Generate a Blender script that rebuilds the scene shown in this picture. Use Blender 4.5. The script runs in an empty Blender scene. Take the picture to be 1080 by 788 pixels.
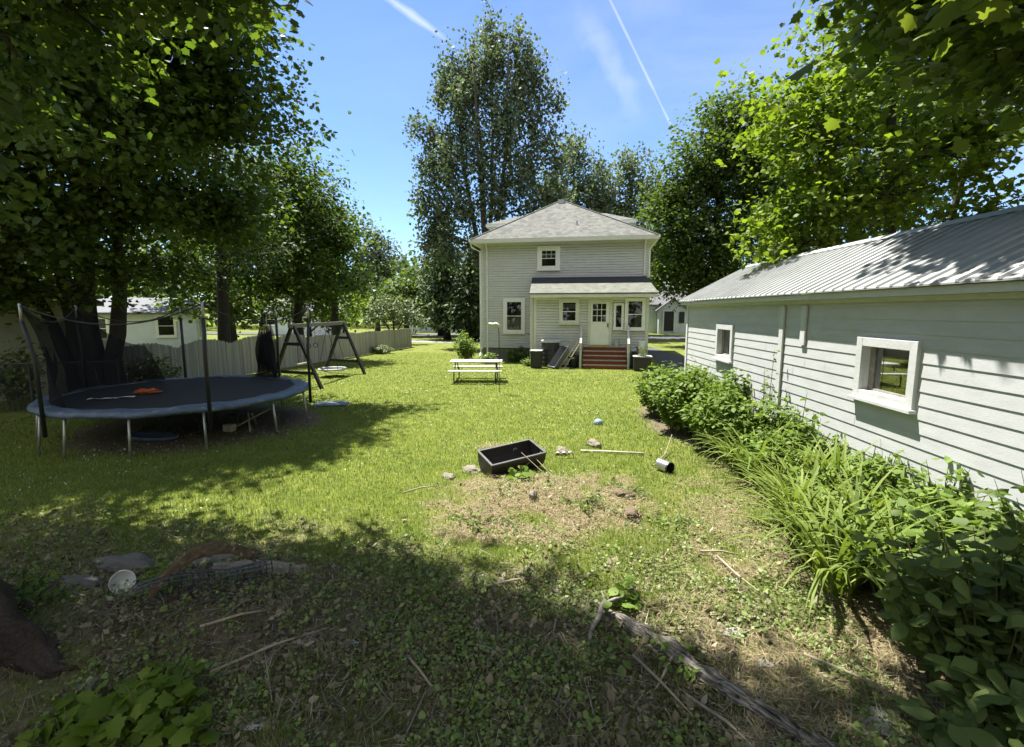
import bpy, math, random
import numpy as np
from mathutils import Vector, noise as mnoise
random.seed(11); rng = np.random.default_rng(7)
sc = bpy.context.scene; C = sc.collection
R = math.radians

# ------------------------------------------------------------------ materials
def nt(name):
    m = bpy.data.materials.new(name); m.use_nodes = True
    n = m.node_tree; n.nodes.clear()
    return m, n, (lambda t, **k: mk(n, t, **k))
def mk(n, t, **k):
    x = n.nodes.new(t)
    for a, v in k.items():
        if a.startswith('i_'):
            x.inputs[a[2:].replace('_', ' ')].default_value = v
        else: setattr(x, a, v)
    return x
def rgba(c): return (c[0], c[1], c[2], 1)
def ramp(n, pts):
    r = n.nodes.new('ShaderNodeValToRGB'); e = r.color_ramp.elements
    while len(e) < len(pts): e.new(.5)
    for i, (p, c) in enumerate(pts): e[i].position = p; e[i].color = rgba(c)
    return r
def mat(name, c1, c2=None, scale=6, rough=.6, bump=.0, bscale=40, stretch=(1, 1, 1), metal=0, spec=.4, wear=None, wscale=3, wfac=.55):
    """principled with two-tone noise, optional bump and a patchy wear colour"""
    m, n, N = nt(name); L = n.links.new
    c2 = c2 or tuple(x*.75 for x in c1)
    tc = N('ShaderNodeTexCoord'); mp = N('ShaderNodeMapping'); mp.inputs['Scale'].default_value = stretch
    L(tc.outputs['Object'], mp.inputs[0])
    nz = N('ShaderNodeTexNoise'); nz.inputs['Scale'].default_value = scale; nz.inputs['Detail'].default_value = 6; nz.inputs['Roughness'].default_value = .65
    L(mp.outputs[0], nz.inputs[0])
    r = ramp(n, [(.33, c1), (.7, c2)]); L(nz.outputs[0], r.inputs[0]); col = r.outputs[0]
    if wear:
        n2 = N('ShaderNodeTexNoise'); n2.inputs['Scale'].default_value = wscale; n2.inputs['Detail'].default_value = 9; n2.inputs['Roughness'].default_value = .75
        L(mp.outputs[0], n2.inputs[0])
        r2 = ramp(n, [(wfac, (0, 0, 0)), (wfac+.08, (1, 1, 1))]); L(n2.outputs[0], r2.inputs[0])
        mx = N('ShaderNodeMixRGB'); L(r2.outputs[0], mx.inputs[0]); L(col, mx.inputs[1]); mx.inputs[2].default_value = rgba(wear); col = mx.outputs[0]
    b = N('ShaderNodeBsdfPrincipled'); L(col, b.inputs['Base Color']); b.inputs['Roughness'].default_value = rough
    b.inputs['Metallic'].default_value = metal; b.inputs['Specular IOR Level'].default_value = spec
    if bump:
        n3 = N('ShaderNodeTexNoise'); n3.inputs['Scale'].default_value = bscale; n3.inputs['Detail'].default_value = 5; L(mp.outputs[0], n3.inputs[0])
        bp = N('ShaderNodeBump'); bp.inputs['Strength'].default_value = bump; bp.inputs['Distance'].default_value = .02
        L(n3.outputs[0], bp.inputs['Height']); L(bp.outputs[0], b.inputs['Normal'])
    o = N('ShaderNodeOutputMaterial'); L(b.outputs[0], o.inputs[0])
    return m
def leafmat(name, cols, trans=.38, rough=.45, spec=.35, tint=(1.25, 1.35, .55)):
    """colour by the per-leaf attribute var; thin-leaf translucency"""
    m, n, N = nt(name); L = n.links.new
    at = N('ShaderNodeAttribute', attribute_name='var')
    k = len(cols); r = ramp(n, [(i/(k-1), c) for i, c in enumerate(cols)]); L(at.outputs['Fac'], r.inputs[0])
    b = N('ShaderNodeBsdfPrincipled'); L(r.outputs[0], b.inputs['Base Color']); b.inputs['Roughness'].default_value = rough; b.inputs['Specular IOR Level'].default_value = spec
    t = N('ShaderNodeBsdfTranslucent')
    mu = N('ShaderNodeMixRGB', blend_type='MULTIPLY'); mu.inputs[0].default_value = 1; L(r.outputs[0], mu.inputs[1]); mu.inputs[2].default_value = rgba(tint)
    L(mu.outputs[0], t.inputs[0])
    mx = N('ShaderNodeMixShader'); mx.inputs[0].default_value = trans; L(b.outputs[0], mx.inputs[1]); L(t.outputs[0], mx.inputs[2])
    o = N('ShaderNodeOutputMaterial'); L(mx.outputs[0], o.inputs[0])
    return m
def glassmat(name, tint=(.9, .95, .95), refl=.03, mul=1):
    m, n, N = nt(name); L = n.links.new
    t = N('ShaderNodeBsdfTransparent'); t.inputs[0].default_value = rgba(tint)
    g = N('ShaderNodeBsdfGlossy'); g.inputs['Roughness'].default_value = .02
    f = N('ShaderNodeFresnel'); f.inputs[0].default_value = 1.5
    ad = N('ShaderNodeMath', operation='ADD'); mm_ = N('ShaderNodeMath', operation='MULTIPLY'); L(f.outputs[0], mm_.inputs[0]); mm_.inputs[1].default_value = mul; L(mm_.outputs[0], ad.inputs[0]); ad.inputs[1].default_value = refl
    mx = N('ShaderNodeMixShader'); L(ad.outputs[0], mx.inputs[0]); L(t.outputs[0], mx.inputs[1]); L(g.outputs[0], mx.inputs[2])
    o = N('ShaderNodeOutputMaterial'); L(mx.outputs[0], o.inputs[0]); return m
def netmat(name, col, alpha):
    m, n, N = nt(name); L = n.links.new
    t = N('ShaderNodeBsdfTransparent'); d = N('ShaderNodeBsdfDiffuse'); d.inputs[0].default_value = rgba(col)
    mx = N('ShaderNodeMixShader'); mx.inputs[0].default_value = alpha; L(t.outputs[0], mx.inputs[1]); L(d.outputs[0], mx.inputs[2])
    o = N('ShaderNodeOutputMaterial'); L(mx.outputs[0], o.inputs[0]); return m
def shingle(name, c1, c2, c3):
    m, n, N = nt(name); L = n.links.new
    tc = N('ShaderNodeTexCoord')
    nz = N('ShaderNodeTexNoise'); nz.inputs['Scale'].default_value = 3.5; nz.inputs['Detail'].default_value = 10; nz.inputs['Roughness'].default_value = .8; L(tc.outputs['Object'], nz.inputs[0])
    vo = N('ShaderNodeTexVoronoi'); vo.inputs['Scale'].default_value = 1
    mp = N('ShaderNodeMapping'); mp.inputs['Scale'].default_value = (4, .6, 11); L(tc.outputs['Object'], mp.inputs[0]); L(mp.outputs[0], vo.inputs[0])
    a = N('ShaderNodeMath', operation='MULTIPLY_ADD'); L(vo.outputs['Color'], a.inputs[0]); a.inputs[1].default_value = .35; L(nz.outputs[0], a.inputs[2])
    r = ramp(n, [(.35, c1), (.62, c2), (.9, c3)]); L(a.outputs[0], r.inputs[0])
    wv = N('ShaderNodeTexWave', wave_type='BANDS', bands_direction='Z', wave_profile='SAW'); wv.inputs['Scale'].default_value = 4.2; wv.inputs['Distortion'].default_value = .3; L(tc.outputs['Object'], wv.inputs[0])
    r2 = ramp(n, [(0, (.55, .55, .55)), (.18, (1, 1, 1))]); L(wv.outputs[0], r2.inputs[0])
    mu = N('ShaderNodeMixRGB', blend_type='MULTIPLY'); mu.inputs[0].default_value = .55; L(r.outputs[0], mu.inputs[1]); L(r2.outputs[0], mu.inputs[2])
    b = N('ShaderNodeBsdfPrincipled'); b.inputs['Roughness'].default_value = .95; b.inputs['Specular IOR Level'].default_value = .15; L(mu.outputs[0], b.inputs['Base Color'])
    bp = N('ShaderNodeBump'); bp.inputs['Strength'].default_value = .4; bp.inputs['Distance'].default_value = .02; L(wv.outputs[0], bp.inputs['Height']); L(bp.outputs[0], b.inputs['Normal'])
    o = N('ShaderNodeOutputMaterial'); L(b.outputs[0], o.inputs[0]); return m

M = {}
M['siding'] = mat('grey_siding', (.535, .545, .53), (.48, .49, .475), 3, .6, wear=(.42, .425, .41), wscale=1.2, wfac=.62)
M['trim'] = mat('white_trim', (.74, .75, .72), (.66, .67, .63), 4, .45)
M['cream'] = mat('cream_trim', (.6, .6, .53), (.52, .52, .46), 4, .5)
M['foundation'] = mat('foundation_block', (.16, .16, .15), (.1, .1, .1), 5, .9, .4)
M['roof'] = shingle('weathered_shingle', (.07, .073, .066), (.115, .118, .108), (.18, .18, .165))
M['porchroof'] = shingle('porch_shingle', (.085, .09, .072), (.125, .13, .108), (.17, .172, .148))
M['dark'] = mat('dark_interior', (.012, .012, .013), (.008, .008, .008), 3, .9)
M['curtain'] = mat('curtain_cloth', (.2, .205, .19), (.09, .095, .09), 5, .9, stretch=(6, 6, .6))
M['glass'] = glassmat('window_glass')
M['garageglass'] = glassmat('shed_glass', (.4, .42, .4), .02, .4)
M['boards'] = mat('painted_boards', (.475, .488, .487), (.41, .42, .415), 2.5, .6, .09, 30, (1, 1, 3), wear=(.36, .35, .31), wscale=7, wfac=.672)
M['boardtrim'] = mat('painted_trim', (.55, .56, .55), (.46, .47, .455), 5, .6, .15, 30, wear=(.38, .36, .31), wscale=9, wfac=.68)
M['metal'] = mat('roof_metal', (.40, .415, .41), (.31, .325, .315), 2.2, .5, metal=.15, spec=.4, wear=(.33, .31, .27), wscale=5, wfac=.66)
M['sashwood'] = mat('old_sash', (.2, .17, .14), (.36, .34, .31), 9, .8)
M['redstep'] = mat('red_paint', (.22, .045, .028), (.16, .034, .022), 8, .6)
M['deckwood'] = mat('grey_wood', (.36, .33, .25), (.24, .22, .17), 12, .85, .3, 60, (1, 1, .2))
M['railwood'] = mat('pale_rail_wood', (.5, .48, .42), (.38, .36, .31), 12, .85, .2, 60)
M['lightwood'] = mat('light_wood', (.5, .44, .32), (.38, .33, .24), 12, .8, .3, 60)
M['yellow'] = mat('yellow_threshold', (.75, .72, .05), (.6, .58, .05), 5, .5)
M['fencewood'] = mat('fence_boards', (.40, .39, .33), (.17, .17, .145), 1.2, .9, .3, 50, (7, 7, .16), wear=(.13, .13, .11), wscale=1.6, wfac=.6)
M['black'] = mat('black_plastic', (.022, .022, .024), (.03, .03, .032), 6, .42)
M['beam'] = mat('beam_timber', (.2, .19, .165), (.12, .115, .1), 8, .85)
M['blackwood'] = mat('dark_timber', (.014, .013, .012), (.022, .02, .018), 8, .7)
M['traygrey'] = mat('dull_grey_tray', (.13, .135, .14), (.09, .095, .1), 5, .45)
M['greylid'] = mat('grey_plastic', (.4, .42, .42), (.33, .35, .35), 5, .5)
M['bluepad'] = mat('blue_pad', (.06, .085, .125), (.12, .155, .205), 5, .45, .5, 14, wear=(.24, .28, .34), wscale=5, wfac=.57)
M['mat'] = mat('jump_mat', (.012, .012, .013), (.02, .02, .022), 9, .8, wear=(.05, .05, .05), wscale=5, wfac=.68)
M['galv'] = mat('galvanized', (.5, .5, .46), (.36, .36, .33), 14, .42, metal=.7)
M['whitepaint'] = mat('white_bench', (.6, .6, .58), (.5, .5, .48), 6, .5)
M['tin'] = mat('tin_metal', (.62, .63, .64), (.5, .5, .5), 12, .3, metal=.85)
M['stone'] = mat('field_stone', (.22, .195, .15), (.13, .115, .09), 7, .9, .6, 18, wear=(.2, .19, .13), wscale=5, wfac=.6)
M['clod'] = mat('earth_clod', (.15, .112, .07), (.085, .062, .04), 9, .95, .8, 25)
M['darkstone'] = mat('slab_stone', (.15, .14, .12), (.09, .085, .07), 6, .9, .6, 18)
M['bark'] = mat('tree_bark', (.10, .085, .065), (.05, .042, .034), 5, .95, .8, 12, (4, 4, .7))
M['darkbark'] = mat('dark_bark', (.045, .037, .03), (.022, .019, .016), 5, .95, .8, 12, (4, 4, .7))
M['fibre'] = mat('fibrous_wood', (.075, .055, .04), (.03, .022, .017), 14, .95, 1, 30, (8, 1.5, 3))
M['log'] = mat('weathered_log', (.27, .25, .22), (.09, .08, .065), 10, .9, .9, 24, (1, 1, 1), wear=(.09, .08, .065), wscale=12, wfac=.58)
def striated(name, c1, c2, c3, rot):
    m, n, N = nt(name); L = n.links.new; tc = N('ShaderNodeTexCoord'); mp = N('ShaderNodeMapping', vector_type='TEXTURE'); mp.inputs['Rotation'].default_value = (0, 0, rot); mp.inputs['Scale'].default_value = (14, 1, 1); L(tc.outputs['Object'], mp.inputs[0])
    nz = N('ShaderNodeTexNoise'); nz.inputs['Scale'].default_value = 60; nz.inputs['Detail'].default_value = 5; L(mp.outputs[0], nz.inputs[0]); n2 = N('ShaderNodeTexNoise'); n2.inputs['Scale'].default_value = 9; n2.inputs['Detail'].default_value = 8; L(tc.outputs['Object'], n2.inputs[0])
    ad = N('ShaderNodeMath', operation='MULTIPLY_ADD'); L(n2.outputs[0], ad.inputs[0]); ad.inputs[1].default_value = .6; L(nz.outputs[0], ad.inputs[2])
    r = ramp(n, [(.6, c1), (.8, c2), (1.0, c3)]); L(ad.outputs[0], r.inputs[0]); b = N('ShaderNodeBsdfPrincipled'); b.inputs['Roughness'].default_value = .95; b.inputs['Specular IOR Level'].default_value = .15; L(r.outputs[0], b.inputs['Base Color'])
    bp = N('ShaderNodeBump'); bp.inputs['Strength'].default_value = 1; bp.inputs['Distance'].default_value = .03; L(ad.outputs[0], bp.inputs['Height']); L(bp.outputs[0], b.inputs['Normal']); o = N('ShaderNodeOutputMaterial'); L(b.outputs[0], o.inputs[0]); return m
M['striatedlog'] = striated('striated_log', (.018, .015, .012), (.13, .115, .095), (.3, .28, .245), -math.atan2(1.5, 1.55))
M['twig'] = mat('dead_twig', (.33, .28, .2), (.2, .165, .11), 9, .85)
M['rot'] = mat('rotten_bark', (.13, .09, .05), (.04, .03, .022), 22, .95, 1, 30, (1, 1, 1), wear=(.36, .28, .17), wscale=14, wfac=.56)
M['wire'] = mat('wire_metal', (.05, .055, .065), (.085, .09, .095), 8, .5, metal=.6)
M['whiteplastic'] = mat('white_plastic', (.7, .72, .7), (.6, .62, .6), 6, .35)
M['asphalt'] = mat('asphalt', (.075, .077, .08), (.05, .052, .055), 14, .9, .3, 80)
M['greypath'] = mat('worn_asphalt', (.26, .26, .25), (.2, .2, .195), 9, .9, .2, 80)
M['shed'] = mat('olive_siding', (.3, .31, .2), (.24, .25, .165), 2, .7)
M['neighbour'] = mat('neighbour_siding', (.6, .64, .67), (.52, .56, .59), 3, .6)
M['slate'] = mat('neighbour_roof', (.12, .125, .135), (.09, .095, .10), 4, .8)
M['darkslate'] = mat('dark_roof', (.12, .12, .125), (.09, .09, .095), 4, .8)
M['shutter'] = mat('dark_shutter', (.03, .03, .035), (.02, .02, .025), 4, .6)
M['orange'] = mat('orange_cloth', (.55, .13, .03), (.28, .05, .02), 14, .8, wear=(.6, .42, .2), wscale=11, wfac=.6)
M['net'] = netmat('safety_net', (.02, .02, .022), .76)
M['rope'] = mat('dark_rope', (.03, .03, .032), (.05, .05, .05), 9, .8)
M['blueball'] = mat('pale_blue', (.16, .25, .36), (.24, .33, .42), 4, .4)
M['tennis'] = mat('yellow_green_felt', (.45, .62, .06), (.35, .5, .05), 9, .9)
M['blueplastic'] = mat('dull_blue', (.06, .08, .13), (.09, .11, .16), 6, .5)
M['clear'] = glassmat('clear_plastic', (.8, .84, .82), .15)
M['feeder'] = mat('feeder_plastic', (.5, .55, .42), (.38, .42, .32), 9, .6)
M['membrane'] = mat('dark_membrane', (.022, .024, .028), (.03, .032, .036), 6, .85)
M['copper'] = mat('brown_pipe', (.2, .1, .05), (.12, .07, .04), 8, .6)

# ------------------------------------------------------------------ object helpers
def tag(o, label=None, cat=None, group=None, kind=None):
    if label: o['label'] = label
    if cat: o['category'] = cat
    if group: o['group'] = group
    if kind: o['kind'] = kind
    return o
def empty(name, loc, label, cat, group=None):
    o = bpy.data.objects.new(name, None); C.objects.link(o); o.location = loc; o['org'] = [float(v) for v in loc]
    return tag(o, label, cat, group)
def org(parent):
    while parent is not None and parent.parent is not None: parent = parent.parent
    return Vector(parent['org']) if parent is not None and 'org' in parent.keys() else Vector((0, 0, 0))
class MB:
    def __init__(s): s.v = []; s.f = []
    def add(s, vs, fs):
        b = len(s.v); s.v += [tuple(map(float, p)) for p in vs]; s.f += [tuple(b+i for i in f) for f in fs]; return s
    def box(s, x0, x1, y0, y1, z0, z1):
        return s.lbox(Vector((0, 0, 0)), Vector((1, 0, 0)), Vector((0, 1, 0)), x0, x1, z0, z1, y0, y1)
    def lbox(s, O, U, N, u0, u1, z0, z1, w0, w1):
        Z = Vector((0, 0, 1))
        vs = [O+U*u+N*w+Z*z for z in (z0, z1) for u, w in ((u0, w0), (u1, w0), (u1, w1), (u0, w1))]
        return s.add(vs, [(0, 3, 2, 1), (4, 5, 6, 7), (0, 1, 5, 4), (1, 2, 6, 5), (2, 3, 7, 6), (3, 0, 4, 7)])
    def bar(s, p, q, w, h=None, up=(0, 0, 1)):
        p, q = Vector(p), Vector(q); h = h or w; d = (q-p).normalized(); a = d.cross(Vector(up))
        if a.length < 1e-4: a = d.cross(Vector((1, 0, 0)))
        a.normalize(); b = a.cross(d)
        vs = [e+a*(i*w/2)+b*(j*h/2) for e in (p, q) for i, j in ((-1, -1), (1, -1), (1, 1), (-1, 1))]
        return s.add(vs, [(0, 3, 2, 1), (4, 5, 6, 7), (0, 1, 5, 4), (1, 2, 6, 5), (2, 3, 7, 6), (3, 0, 4, 7)])
    def tube(s, pts, rad, n=6, cap=True, closed=False):
        pts = [Vector(p) for p in pts]; k = len(pts)
        rad = [rad]*k if not hasattr(rad, '__len__') else rad
        vs = []; prev = None
        for i, p in enumerate(pts):
            a = pts[(i-1) % k] if closed else pts[max(i-1, 0)]; b = pts[(i+1) % k] if closed else pts[min(i+1, k-1)]
            d = (b-a).normalized()
            if prev is None:
                u = d.cross(Vector((0, 0, 1)));  u = u if u.length > .05 else d.cross(Vector((1, 0, 0)))
            else: u = prev-d*prev.dot(d)
            u.normalize(); prev = u; w = d.cross(u)
            vs += [p+(u*math.cos(t)+w*math.sin(t))*rad[i] for t in [2*math.pi*j/n for j in range(n)]]
        fs = []
        for i in range(k if closed else k-1):
            for j in range(n):
                a = i*n+j; b = i*n+(j+1) % n; c = ((i+1) % k)*n+(j+1) % n; d = ((i+1) % k)*n+j
                fs.append((a, b, c, d))
        if cap and not closed: fs += [tuple(range(n-1, -1, -1)), tuple((k-1)*n+j for j in range(n))]
        return s.add(vs, fs)
    def lathe(s, prof, c, n=20, axis='z'):
        c = Vector(c); vs = []
        for r, z in prof:
            for j in range(n):
                t = 2*math.pi*j/n; vs.append(c+Vector((r*math.cos(t), r*math.sin(t), z)))
        fs = [(i*n+j, i*n+(j+1) % n, (i+1)*n+(j+1) % n, (i+1)*n+j) for i in range(len(prof)-1) for j in range(n)]
        if prof[0][0] > 1e-6: fs.append(tuple(range(n-1, -1, -1)))
        if prof[-1][0] > 1e-6: fs.append(tuple((len(prof)-1)*n+j for j in range(n)))
        return s.add(vs, fs)
    def slab(s, quad, t):
        q = [Vector(p) for p in quad]; k = len(q); vs = q+[p-Vector((0, 0, t)) for p in q]
        return s.add(vs, [tuple(range(k)), tuple(range(2*k-1, k-1, -1))]+[(i, k+i, k+(i+1) % k, (i+1) % k) for i in range(k)])
    def face(s, pts): return s.add(pts, [tuple(range(len(pts)))])
    def build(s, name, m, parent=None, smooth=False, bevel=0):
        me = bpy.data.meshes.new(name); o0 = org(parent)
        me.from_pydata([(x-o0.x, y-o0.y, z-o0.z) for x, y, z in s.v], [], s.f); me.materials.append(m)
        if smooth:
            for p in me.polygons: p.use_smooth = True
        o = bpy.data.objects.new(name, me); C.objects.link(o)
        if parent is not None: o.parent = parent
        if bevel:
            b = o.modifiers.new('bevel', 'BEVEL'); b.width = bevel; b.segments = 2; b.limit_method = 'ANGLE'
        return o
def V(*a): return Vector(a)
def mesh_np(name, verts, faces_flat, sizes, m, parent=None, var=None, smooth=False):
    me = bpy.data.meshes.new(name); o0 = org(parent)
    verts = np.asarray(verts, np.float32).reshape(-1, 3)-np.array(o0, np.float32)
    me.vertices.add(len(verts)); me.vertices.foreach_set('co', verts.ravel())
    me.loops.add(len(faces_flat)); me.loops.foreach_set('vertex_index', np.asarray(faces_flat, np.int32))
    st = np.concatenate([[0], np.cumsum(sizes)[:-1]]).astype(np.int32)
    me.polygons.add(len(sizes)); me.polygons.foreach_set('loop_start', st)
    if smooth: me.polygons.foreach_set('use_smooth', np.ones(len(sizes), bool))
    if var is not None:
        a = me.attributes.new('var', 'FLOAT', 'FACE'); a.data.foreach_set('value', np.asarray(var, np.float32))
    me.update(calc_edges=True); me.materials.append(m)
    o = bpy.data.objects.new(name, me); C.objects.link(o)
    if parent is not None: o.parent = parent
    return o
def unit(a): return a/np.maximum(np.linalg.norm(a, axis=-1, keepdims=True), 1e-6)
def half(pts, z=.16):
    T = [(0, 0, 0)]+[(x, y, -z*x) for x, y in pts]+[(0, 1, 0)]+[(-x, y, -z*x) for x, y in reversed(pts)]
    k = len(pts); return np.array(T, np.float32), [list(range(0, k+2)), [0]+list(range(k+1, 2*k+2))]
T_MAPLE = half([(.30, -.06), (.44, .10), (.36, .22), (.60, .44), (.40, .52), (.36, .68), (.17, .74)], .2)
T_OVATE = half([(.26, .22), (.30, .5), (.14, .8)], .2)
T_ROUND = half([(.4, .1), (.5, .5), (.3, .9)], .1)
T_FAR = (np.array([(0, 0, 0), (.42, .45, -.08), (0, 1, 0), (-.42, .5, -.08)], np.float32), [[0, 1, 2, 3]])
T_NARROW = (np.array([(0, 0, 0), (.22, .4, -.05), (0, 1, 0), (-.22, .45, -.05)], np.float32), [[0, 1, 2, 3]])
def leaf_mesh(name, tmpl, pos, nrm, size, var, m, parent=None, tip=None):
    T, F = tmpl; N = len(pos)
    n = unit(nrm); a = tip if tip is not None else rng.normal(size=(N, 3))
    b = unit(a-n*np.sum(a*n, -1, keepdims=True)); t = np.cross(b, n)
    s = np.asarray(size, np.float32).reshape(-1, 1, 1)*np.ones((N, 1, 1), np.float32)
    P = pos[:, None, :]+s*(T[None, :, 0:1]*t[:, None, :]+T[None, :, 1:2]*b[:, None, :]+T[None, :, 2:3]*n[:, None, :])
    fl = np.concatenate([np.array(f) for f in F]); k = len(T)
    flat = (np.arange(N)[:, None]*k+fl[None, :]).ravel()
    return mesh_np(name, P, flat, np.tile([len(f) for f in F], N), m, parent, np.repeat(var, len(F)))
def strips(name, base, az, lean, length, width, droop, nseg, var, m, parent=None):
    """bent strap leaves or grass blades"""
    N = len(base); tt = np.linspace(0, 1, nseg+1)
    ang = lean[:, None]+droop[:, None]*tt[None, :]**1.3
    dl = length[:, None]/nseg
    hx = np.concatenate([np.zeros((N, 1)), np.cumsum(np.sin(ang[:, :-1])*dl, 1)], 1); hz = np.concatenate([np.zeros((N, 1)), np.cumsum(np.cos(ang[:, :-1])*dl, 1)], 1)
    dx, dy = np.cos(az)[:, None], np.sin(az)[:, None]
    cx = base[:, 0:1]+hx*dx; cy = base[:, 1:2]+hx*dy; cz = base[:, 2:3]+hz
    w = width[:, None]*np.maximum(np.sin(np.pi*(tt*.82+.18)), .06)[None, :]/2
    P = np.empty((N, nseg+1, 2, 3), np.float32)
    for k, sg in ((0, -1), (1, 1)):
        P[:, :, k, 0] = cx-sg*dy*w; P[:, :, k, 1] = cy+sg*dx*w; P[:, :, k, 2] = cz+ (w*.25)
    q = np.array([[2*i, 2*i+1, 2*i+3, 2*i+2] for i in range(nseg)]).ravel()
    flat = (np.arange(N)[:, None]*(2*(nseg+1))+q[None, :]).ravel()
    return mesh_np(name, P, flat, np.full(N*nseg, 4), m, parent, np.repeat(var, nseg))
# value noise on the ground plane
_h = np.random.default_rng(3).random((256, 256))
def vn(x, y, s=1., o=0):
    x = np.asarray(x, float)*s+o*17.3+500; y = np.asarray(y, float)*s+o*7.7+500
    xi = np.floor(x).astype(int); yi = np.floor(y).astype(int); fx = x-xi; fy = y-yi
    fx = fx*fx*(3-2*fx); fy = fy*fy*(3-2*fy); g = lambda i, j: _h[i % 256, j % 256]
    return (g(xi, yi)*(1-fx)+g(xi+1, yi)*fx)*(1-fy)+(g(xi, yi+1)*(1-fx)+g(xi+1, yi+1)*fx)*fy
def fbm(x, y, s=1., o=0): return (vn(x, y, s, o)*.5+vn(x, y, s*2.1, o+1)*.28+vn(x, y, s*4.3, o+2)*.22)
def sst(a, b, x): t = np.clip((x-a)/(b-a), 0, 1); return t*t*(3-2*t)

# ------------------------------------------------------------------ ground
H = 2.5
BE_Y = [0, 2.88, 3.44, 4.24, 5.75, 7.27, 8.96, 10.5, 12.8, 14.6]; BE_X = [2.0, 1.85, 1.66, 1.78, 2.0, 2.16, 1.84, 1.0, .85, 2.2]
def bed_x(y): return np.interp(y, BE_Y, BE_X)
def gz(x, y):
    x = np.asarray(x, float); y = np.asarray(y, float)
    f = 1-sst(12, 20, y)
    near = 1-sst(4.2, 5.5, y)
    z = (fbm(x, y, .5, 4)-.5)*.10*f+near*(fbm(x, y, 1.6, 9)-.5)*.10
    z = z+.13*np.exp(-((x+.8)**2/.9+(y-6.1)**2/.8))            # straw heap
    z = z+.16*np.exp(-((x+3.1)**2/.8+(y-3.3)**2/.35))          # brush heap
    z = z+.25*np.exp(-((x+4.5)**2/.7+(y-2.3)**2/.5))           # foot of the big maple
    return z
def gzf(x, y): return float(gz(x, y))
def zones(x, y):
    """(straw/bare, weed cover, shady soil) fractions"""
    x = np.asarray(x, float); y = np.asarray(y, float)
    nse = fbm(x, y, 1.1, 2); n2 = fbm(x, y, 2.7, 5)
    heap = (1-sst(.5, 1.2, ((x+.65)/1.5)**2+((y-6.1)/1.35)**2+(nse-.5)*2.2))*sst(.3, .5, n2+.1)
    be = bed_x(y)
    path = sst(.25, 1.3, x-(be-1.75))*(1-sst(6.6, 9.2, y))*sst(.36, .54, nse+.08)
    fore = (1-sst(3.2, 4.6, y+(nse-.5)*1.8))*sst(.34, .52, n2)
    pit = (1-sst(.6, 1.25, ((x+3.0)/1.5)**2+((y-3.45)/.8)**2+(nse-.5)))
    tr = (1-sst(.8, 1.25, ((x+8.6)/2.3)**2+((y-9.1)/2.3)**2+(nse-.5)*.8))
    patch = .8*(1-sst(.5, 1.2, ((x+1.8)/.45)**2+((y-8.6)/.3)**2+(nse-.5)))
    bed = sst(-.1, .35, x-be)*(y < 15)
    straw = np.clip(np.maximum.reduce([heap, path*.85, patch]), 0, 1)
    soil = np.clip(np.maximum.reduce([fore*.9, .6*(1-sst(3.6, 5.2, y+(n2-.5)*2)), pit, tr, bed]), 0, 1)
    weed = np.clip((1-sst(3.6, 5.6, y+(n2-.5)*2))+ .65*heap*sst(.45, .6, n2)+path*.8*sst(.4, .55, n2), 0, 1)
    return straw, weed, soil
def axis(spans):
    a = []
    for s, e, st in spans: a += list(np.arange(s, e, st))
    return np.array(a+[spans[-1][1]])
gx = axis([(-600, -120, 60), (-120, -30, 10), (-30, -14, 1), (-14, 4.6, .11), (4.6, 30, 1.2), (30, 120, 10), (120, 600, 60)])
gy = axis([(-60, -10, 10), (-10, 1.2, 1), (1.2, 11, .11), (11, 20, .4), (20, 60, 2), (60, 200, 20), (200, 800, 60)])
GX, GY = np.meshgrid(gx, gy); GZ = gz(GX, GY)
gv = np.stack([GX, GY, GZ], -1).reshape(-1, 3); nx = len(gx)
ii = (np.arange(len(gy)-1)[:, None]*nx+np.arange(nx-1)[None, :]).ravel()
gf = np.stack([ii, ii+1, ii+1+nx, ii+nx], -1).ravel()
m, n, N = nt('ground_soil'); L = n.links.new
tc = N('ShaderNodeTexCoord'); a1 = N('ShaderNodeAttribute', attribute_name='straw'); a2 = N('ShaderNodeAttribute', attribute_name='soil')
nz = N('ShaderNodeTexNoise'); nz.inputs['Scale'].default_value = 2.2; nz.inputs['Detail'].default_value = 9; nz.inputs['Roughness'].default_value = .7; L(tc.outputs['Object'], nz.inputs[0])
nf = N('ShaderNodeTexNoise'); nf.inputs['Scale'].default_value = 38; nf.inputs['Detail'].default_value = 6; nf.inputs['Roughness'].default_value = .7; L(tc.outputs['Object'], nf.inputs[0])
rg = ramp(n, [(.3, (.08, .1, .025)), (.55, (.14, .16, .035)), (.75, (.2, .2, .055))]); L(nz.outputs[0], rg.inputs[0])
rs = ramp(n, [(.3, (.075, .058, .032)), (.52, (.16, .125, .07)), (.7, (.27, .22, .13))]); L(nf.outputs[0], rs.inputs[0])
rd = ramp(n, [(.3, (.075, .06, .042)), (.6, (.16, .13, .09)), (.8, (.24, .2, .145))]); L(nf.outputs[0], rd.inputs[0])
x1 = N('ShaderNodeMixRGB'); L(a2.outputs['Fac'], x1.inputs[0]); L(rg.outputs[0], x1.inputs[1]); L(rd.outputs[0], x1.inputs[2])
x2 = N('ShaderNodeMixRGB'); L(a1.outputs['Fac'], x2.inputs[0]); L(x1.outputs[0], x2.inputs[1]); L(rs.outputs[0], x2.inputs[2])
b = N('ShaderNodeBsdfPrincipled'); b.inputs['Roughness'].default_value = 1; b.inputs['Specular IOR Level'].default_value = .1; L(x2.outputs[0], b.inputs['Base Color'])
bp = N('ShaderNodeBump'); bp.inputs['Strength'].default_value = .7; bp.inputs['Distance'].default_value = .03; L(nf.outputs[0], bp.inputs['Height']); L(bp.outputs[0], b.inputs['Normal'])
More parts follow.
